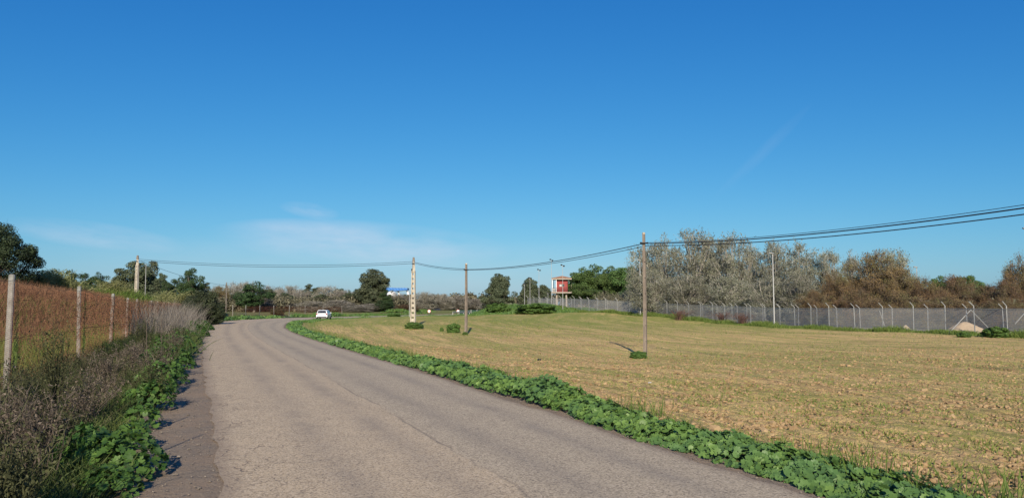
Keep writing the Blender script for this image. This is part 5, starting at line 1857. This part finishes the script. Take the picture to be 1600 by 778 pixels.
# ------------------------------------------------------------------ blue gantry far away
def gantry():
    D = 330
    zt = zpix(448.7, D); zb = zpix(454.5, D)
    x0, x1 = XD(594, D), XD(638.5, D)
    y0 = D
    root = thing('gantry', 'blue steel gantry canopy on pale slanting legs far beyond the trees', 'gantry', ((x0 + x1) / 2, y0, hgt((x0 + x1) / 2, y0)))
    zo = root.location.z; xc = (x0 + x1) / 2
    mb = MB()
    V = []
    hw = 3.0
    T = lambda px, py, y: (XD(px, D) - xc, y, zpix(py, D) - zo)
    for y in (-hw, hw):
        V += [T(594, 449, y), T(622, 450, y), T(638.5, 450.2, y), T(638.5, 453.2, y), T(622, 454.6, y), T(606, 455.5, y), T(594, 453, y)]
    mb.add(V, [tuple(range(6, -1, -1)), tuple(range(7, 14))], .5)
    mb.add(V, [(i, (i + 1) % 7, 7 + (i + 1) % 7, 7 + i) for i in range(7)], .5)
    mb.build('canopy_beam', M['blue'], root)
    mb = MB()
    for k in range(9):
        px = 597 + 4.6 * k
        a, b = T(px, 449.9, -hw - .12), T(px + 2.4, 453.4, -hw - .12); tube(mb, [a, b], .09, 4)
    mb.build('lattice', M['blue'], root)
    for (pa, pb_) in (((622.5, 452), (626.5, 466)), ((637, 452.5), (641, 468)), ((597, 452.5), (594, 470))):
        a = np.array(T(pa[0], pa[1], -1)); b = np.array(T(pb_[0], pb_[1], -1))
        b = a + (b - a) * (a[2] / (a[2] - b[2]))
        mb = MB(); tube(mb, [a, b], .42, 6); mb.build('leg', M['white'], root)
    # white domed tank beneath
    x = XD(612.5, D - 10); o_z = hgt(x, D - 10)
    t = thing('storage_tank', 'white domed tank top peeking over trees under the blue gantry', 'tank', (x, D - 10, o_z))
    Ht = zpix(454.5, D - 10) - o_z
    R = 1.9; Vv = []; na = 24
    rings = [(R, 0)] + [(R * cos(a), Ht - R * .8 + R * .8 * sin(a)) for a in np.linspace(0, 1.45, 8)]
    for r_, z_ in rings:
        for j in range(na): Vv.append((r_ * cos(2 * pi * j / na), r_ * sin(2 * pi * j / na), z_))
    ff = [(i * na + j, i * na + (j + 1) % na, (i + 1) * na + (j + 1) % na, (i + 1) * na + j) for i in range(len(rings) - 1) for j in range(na)]
    mb = MB(); mb.add(Vv, ff, .5); mb.add(Vv[-na:], [tuple(range(na))], .5); mb.build('shell', M['white'], t, True)


gantry()


# ------------------------------------------------------------------ cars
def loft(mb, sections, tone=.5):
    n = len(sections[0]); V = np.concatenate([np.array(s, float) for s in sections])
    f = [(i * n + k, i * n + (k + 1) % n, (i + 1) * n + (k + 1) % n, (i + 1) * n + k) for i in range(len(sections) - 1) for k in range(n)]
    mb.add(V, f, tone)
    mb.add(V[:n], [tuple(range(n - 1, -1, -1))], tone); mb.add(V[-n:], [tuple(range(n))], tone)


def car(name, loc, rz, paint, label, group=None):
    """hatchback: x = width, y = forward; rear at y = -2.1"""
    root = thing(name, label, 'car', loc, rz, group)

    def sec(y, w, zb, zs, zt):   # lower body cross-section with rounded shoulders
        return [(-w * .93, y, zb), (w * .93, y, zb), (w, y, zb + .12), (w, y, zs), (w * .97, y, zt - .04), (w * .90, y, zt), (-w * .90, y, zt), (-w * .97, y, zt - .04), (-w, y, zs), (-w, y, zb + .12)]
    mb = MB()
    S = [(-2.14, .70, .42, .70, .88), (-2.10, .84, .33, .74, .96), (-1.95, .89, .28, .78, 1.00), (-1.5, .91, .25, .80, 1.00), (-.5, .91, .24, .80, .99), (.6, .91, .24, .80, .98), (1.2, .90, .24, .76, .96), (1.75, .88, .26, .70, .88), (2.02, .80, .32, .62, .76), (2.12, .62, .38, .55, .64)]
    loft(mb, [sec(*s) for s in S])
    # greenhouse: pillars and roof
    def cab(y, w0, w1, z0, z1): return [(-w0, y, z0), (w0, y, z0), (w1, y, z1 - .05), (w1 * .9, y, z1), (-w1 * .9, y, z1), (-w1, y, z1 - .05)]
    loft(mb, [cab(-2.0, .84, .80, .95, 1.02), cab(-1.78, .85, .68, .95, 1.44), cab(-1.2, .86, .70, .95, 1.53), (cab(-.2, .86, .71, .95, 1.55)), cab(.35, .86, .70, .95, 1.49), cab(1.15, .84, .80, .93, 1.00)])
    mb.build('body', M[paint], root, False)
    # glass
    mb = MB(); mb.add([(-.70, -2.035, 1.03), (.70, -2.035, 1.03), (.58, -1.825, 1.41), (-.58, -1.825, 1.41)], [(0, 1, 2, 3)], .5)
    mb.build('rear_window', M['glass'], root)
    mb = MB(); mb.add([(.76, 1.08, 1.03), (-.76, 1.08, 1.03), (-.62, .40, 1.46), (.62, .40, 1.46)], [(0, 1, 2, 3)], .5); mb.build('windscreen', M['glass'], root)
    for s_ in (-1, 1):
        for (ya, yb, yc, yd) in ((-1.62, -.62, -.62, -1.45), (-.54, .86, .34, -.54)):
            mb = MB(); V = [(s_ * .872, ya, 1.01), (s_ * .872, yb, 1.01), (s_ * .730, yc, 1.43), (s_ * .730, yd, 1.43)]
            mb.add(V, [(0, 1, 2, 3) if s_ > 0 else (3, 2, 1, 0)], .5); mb.build('side_window', M['glass'], root)
        mb = MB(); box(mb, (s_ * .72, -2.09, .86), (.26, .10, .20), 0, .5, 0, .02); mb.build('tail_light', M['lamp_red'], root)
        mb = MB(); box(mb, (s_ * .99, .62, 1.06), (.18, .12, .13), 0, .5, 0, .03); mb.build('mirror', M[paint], root)
        mb = MB(); box(mb, (s_ * .66, 1.98, .68), (.28, .16, .12), 0, .5, 0, .02); mb.build('headlight', M['white'], root)
        for yy in (-1.32, 1.32):
            w = MB(); a = np.linspace(0, 2 * pi, 25)[:-1]
            V = []
            for (xx, rr) in ((s_ * .68, .30), (s_ * .70, .325), (s_ * .90, .325), (s_ * .925, .29)):
                V += [(xx, yy + rr * cos(t), .325 + rr * sin(t)) for t in a]
            n = 24
            w.add(V, [(i * n + k, i * n + (k + 1) % n, (i + 1) * n + (k + 1) % n, (i + 1) * n + k) for i in range(3) for k in range(n)], .5)
            w.add(V[:n], [tuple(range(n))], .5)
            wo = w.build('wheel', M['rubber'], root)
            r = MB(); tube(r, [(s_ * .86, yy, .325), (s_ * .915, yy, .325)], .20, 14)
            r.build('rim', M['galv'], wo)
    mb = MB(); box(mb, (0, -2.14, .36), (1.45, .12, .20), 0, .5, 0, .03); mb.build('bumper_skirt', M['dark'], root)
    mb = MB(); box(mb, (0, -2.155, .70), (.50, .02, .11)); mb.build('number_plate', M['plate'], root)
    mb = MB(); box(mb, (0, -1.80, 1.50), (1.2, .22, .05), 0, .5, 0, .015); mb.build('spoiler', M[paint], root)
    return root


gx, gy = G(506, 498.8)
_wc = car('white_car', (gx, gy, .035), radians(4), 'carwhite', 'white hatchback driving away on the far part of the road bend')
_wc.scale = (.94, .94, .88)
car('dark_car', (XD(684, 236), 236, .035), radians(-60), 'cardark', 'distant dark car on the far road behind the guard rail')


# ------------------------------------------------------------------ guard rail, signs, green screen at the far road
def guard_rail():
    root = thing('guard_rail', 'grey steel guard rail along the far road behind the field', 'guard rail')
    line = offset(RE, -.7); line = line[(RE[:, 1] > 190)][:70]
    L2, s = resample(line, 60)
    mb = MB()
    for zz, rr in ((.58, .07), (.74, .07)):
        tube(mb, np.concatenate([L2, np.full((60, 1), zz + .02)], 1), rr, 5)
    mb.build('rail', M['galv'], root)
    for k in range(0, 60, 2):
        p = MB(); box(p, (0, 0, .3), (.12, .12, .8)); o = p.build('post', M['galv'], root); o.location = (L2[k][0], L2[k][1] + .12, .0)


guard_rail()


def disc_sign(px, D, py, label):
    x = XD(px, D); z = hgt(x, D); H = zpix(py, D) - z
    root = thing('road_sign', label, 'road sign', (x, D, z), 0, 'round signs beside the far road')
    mb = MB(); tube(mb, [(0, .03, -.2), (0, .03, H)], .05, 6); mb.build('post', M['galv'], root)
    mb = MB(); tube(mb, [(0, -.03, H), (0, 0.0, H)], .42, 20); mb.build('sign_plate', M['white'], root)
    mb = MB(); a = np.linspace(0, 2 * pi, 21)[:-1]
    V = [(.42 * cos(t), -.038, H + .42 * sin(t)) for t in a] + [(.33 * cos(t), -.038, H + .33 * sin(t)) for t in a]
    mb.add(V, [(k, (k + 1) % 20, 20 + (k + 1) % 20, 20 + k) for k in range(20)], .5); mb.build('border', M['signred'], root)


disc_sign(671.3, 205, 486, 'round white road sign right of the field lattice pole')
disc_sign(716, 222, 486, 'round white road sign just left of the brown field pole')
x0, x1 = XD(718, 205), XD(764, 205)
mb = MB(); z0 = hgt((x0 + x1) / 2, 205)
hS = zpix(484.3, 205) - z0
o = thing('green_screen_fence', 'long low dark green screened fence behind the brown field pole', 'fence', ((x0 + x1) / 2, 205, z0))
npan = 5; wp = (x1 - x0) / npan
for k in range(npan):
    mb = MB(); box(mb, (x0 - (x0 + x1) / 2 + wp * (k + .5), 0, hS / 2 - .1), (wp - .05, .06, hS + .2)); mb.build('panel', M['greensheet'], o)
for k in range(npan + 1):
    mb = MB(); box(mb, (x0 - (x0 + x1) / 2 + wp * k, -.05, hS / 2), (.09, .09, hS + .2)); mb.build('post', M['galv'], o)

print('objects', len(bpy.data.objects), 'tris', sum(len(m.loops) - 2 * len(m.polygons) for m in bpy.data.meshes))
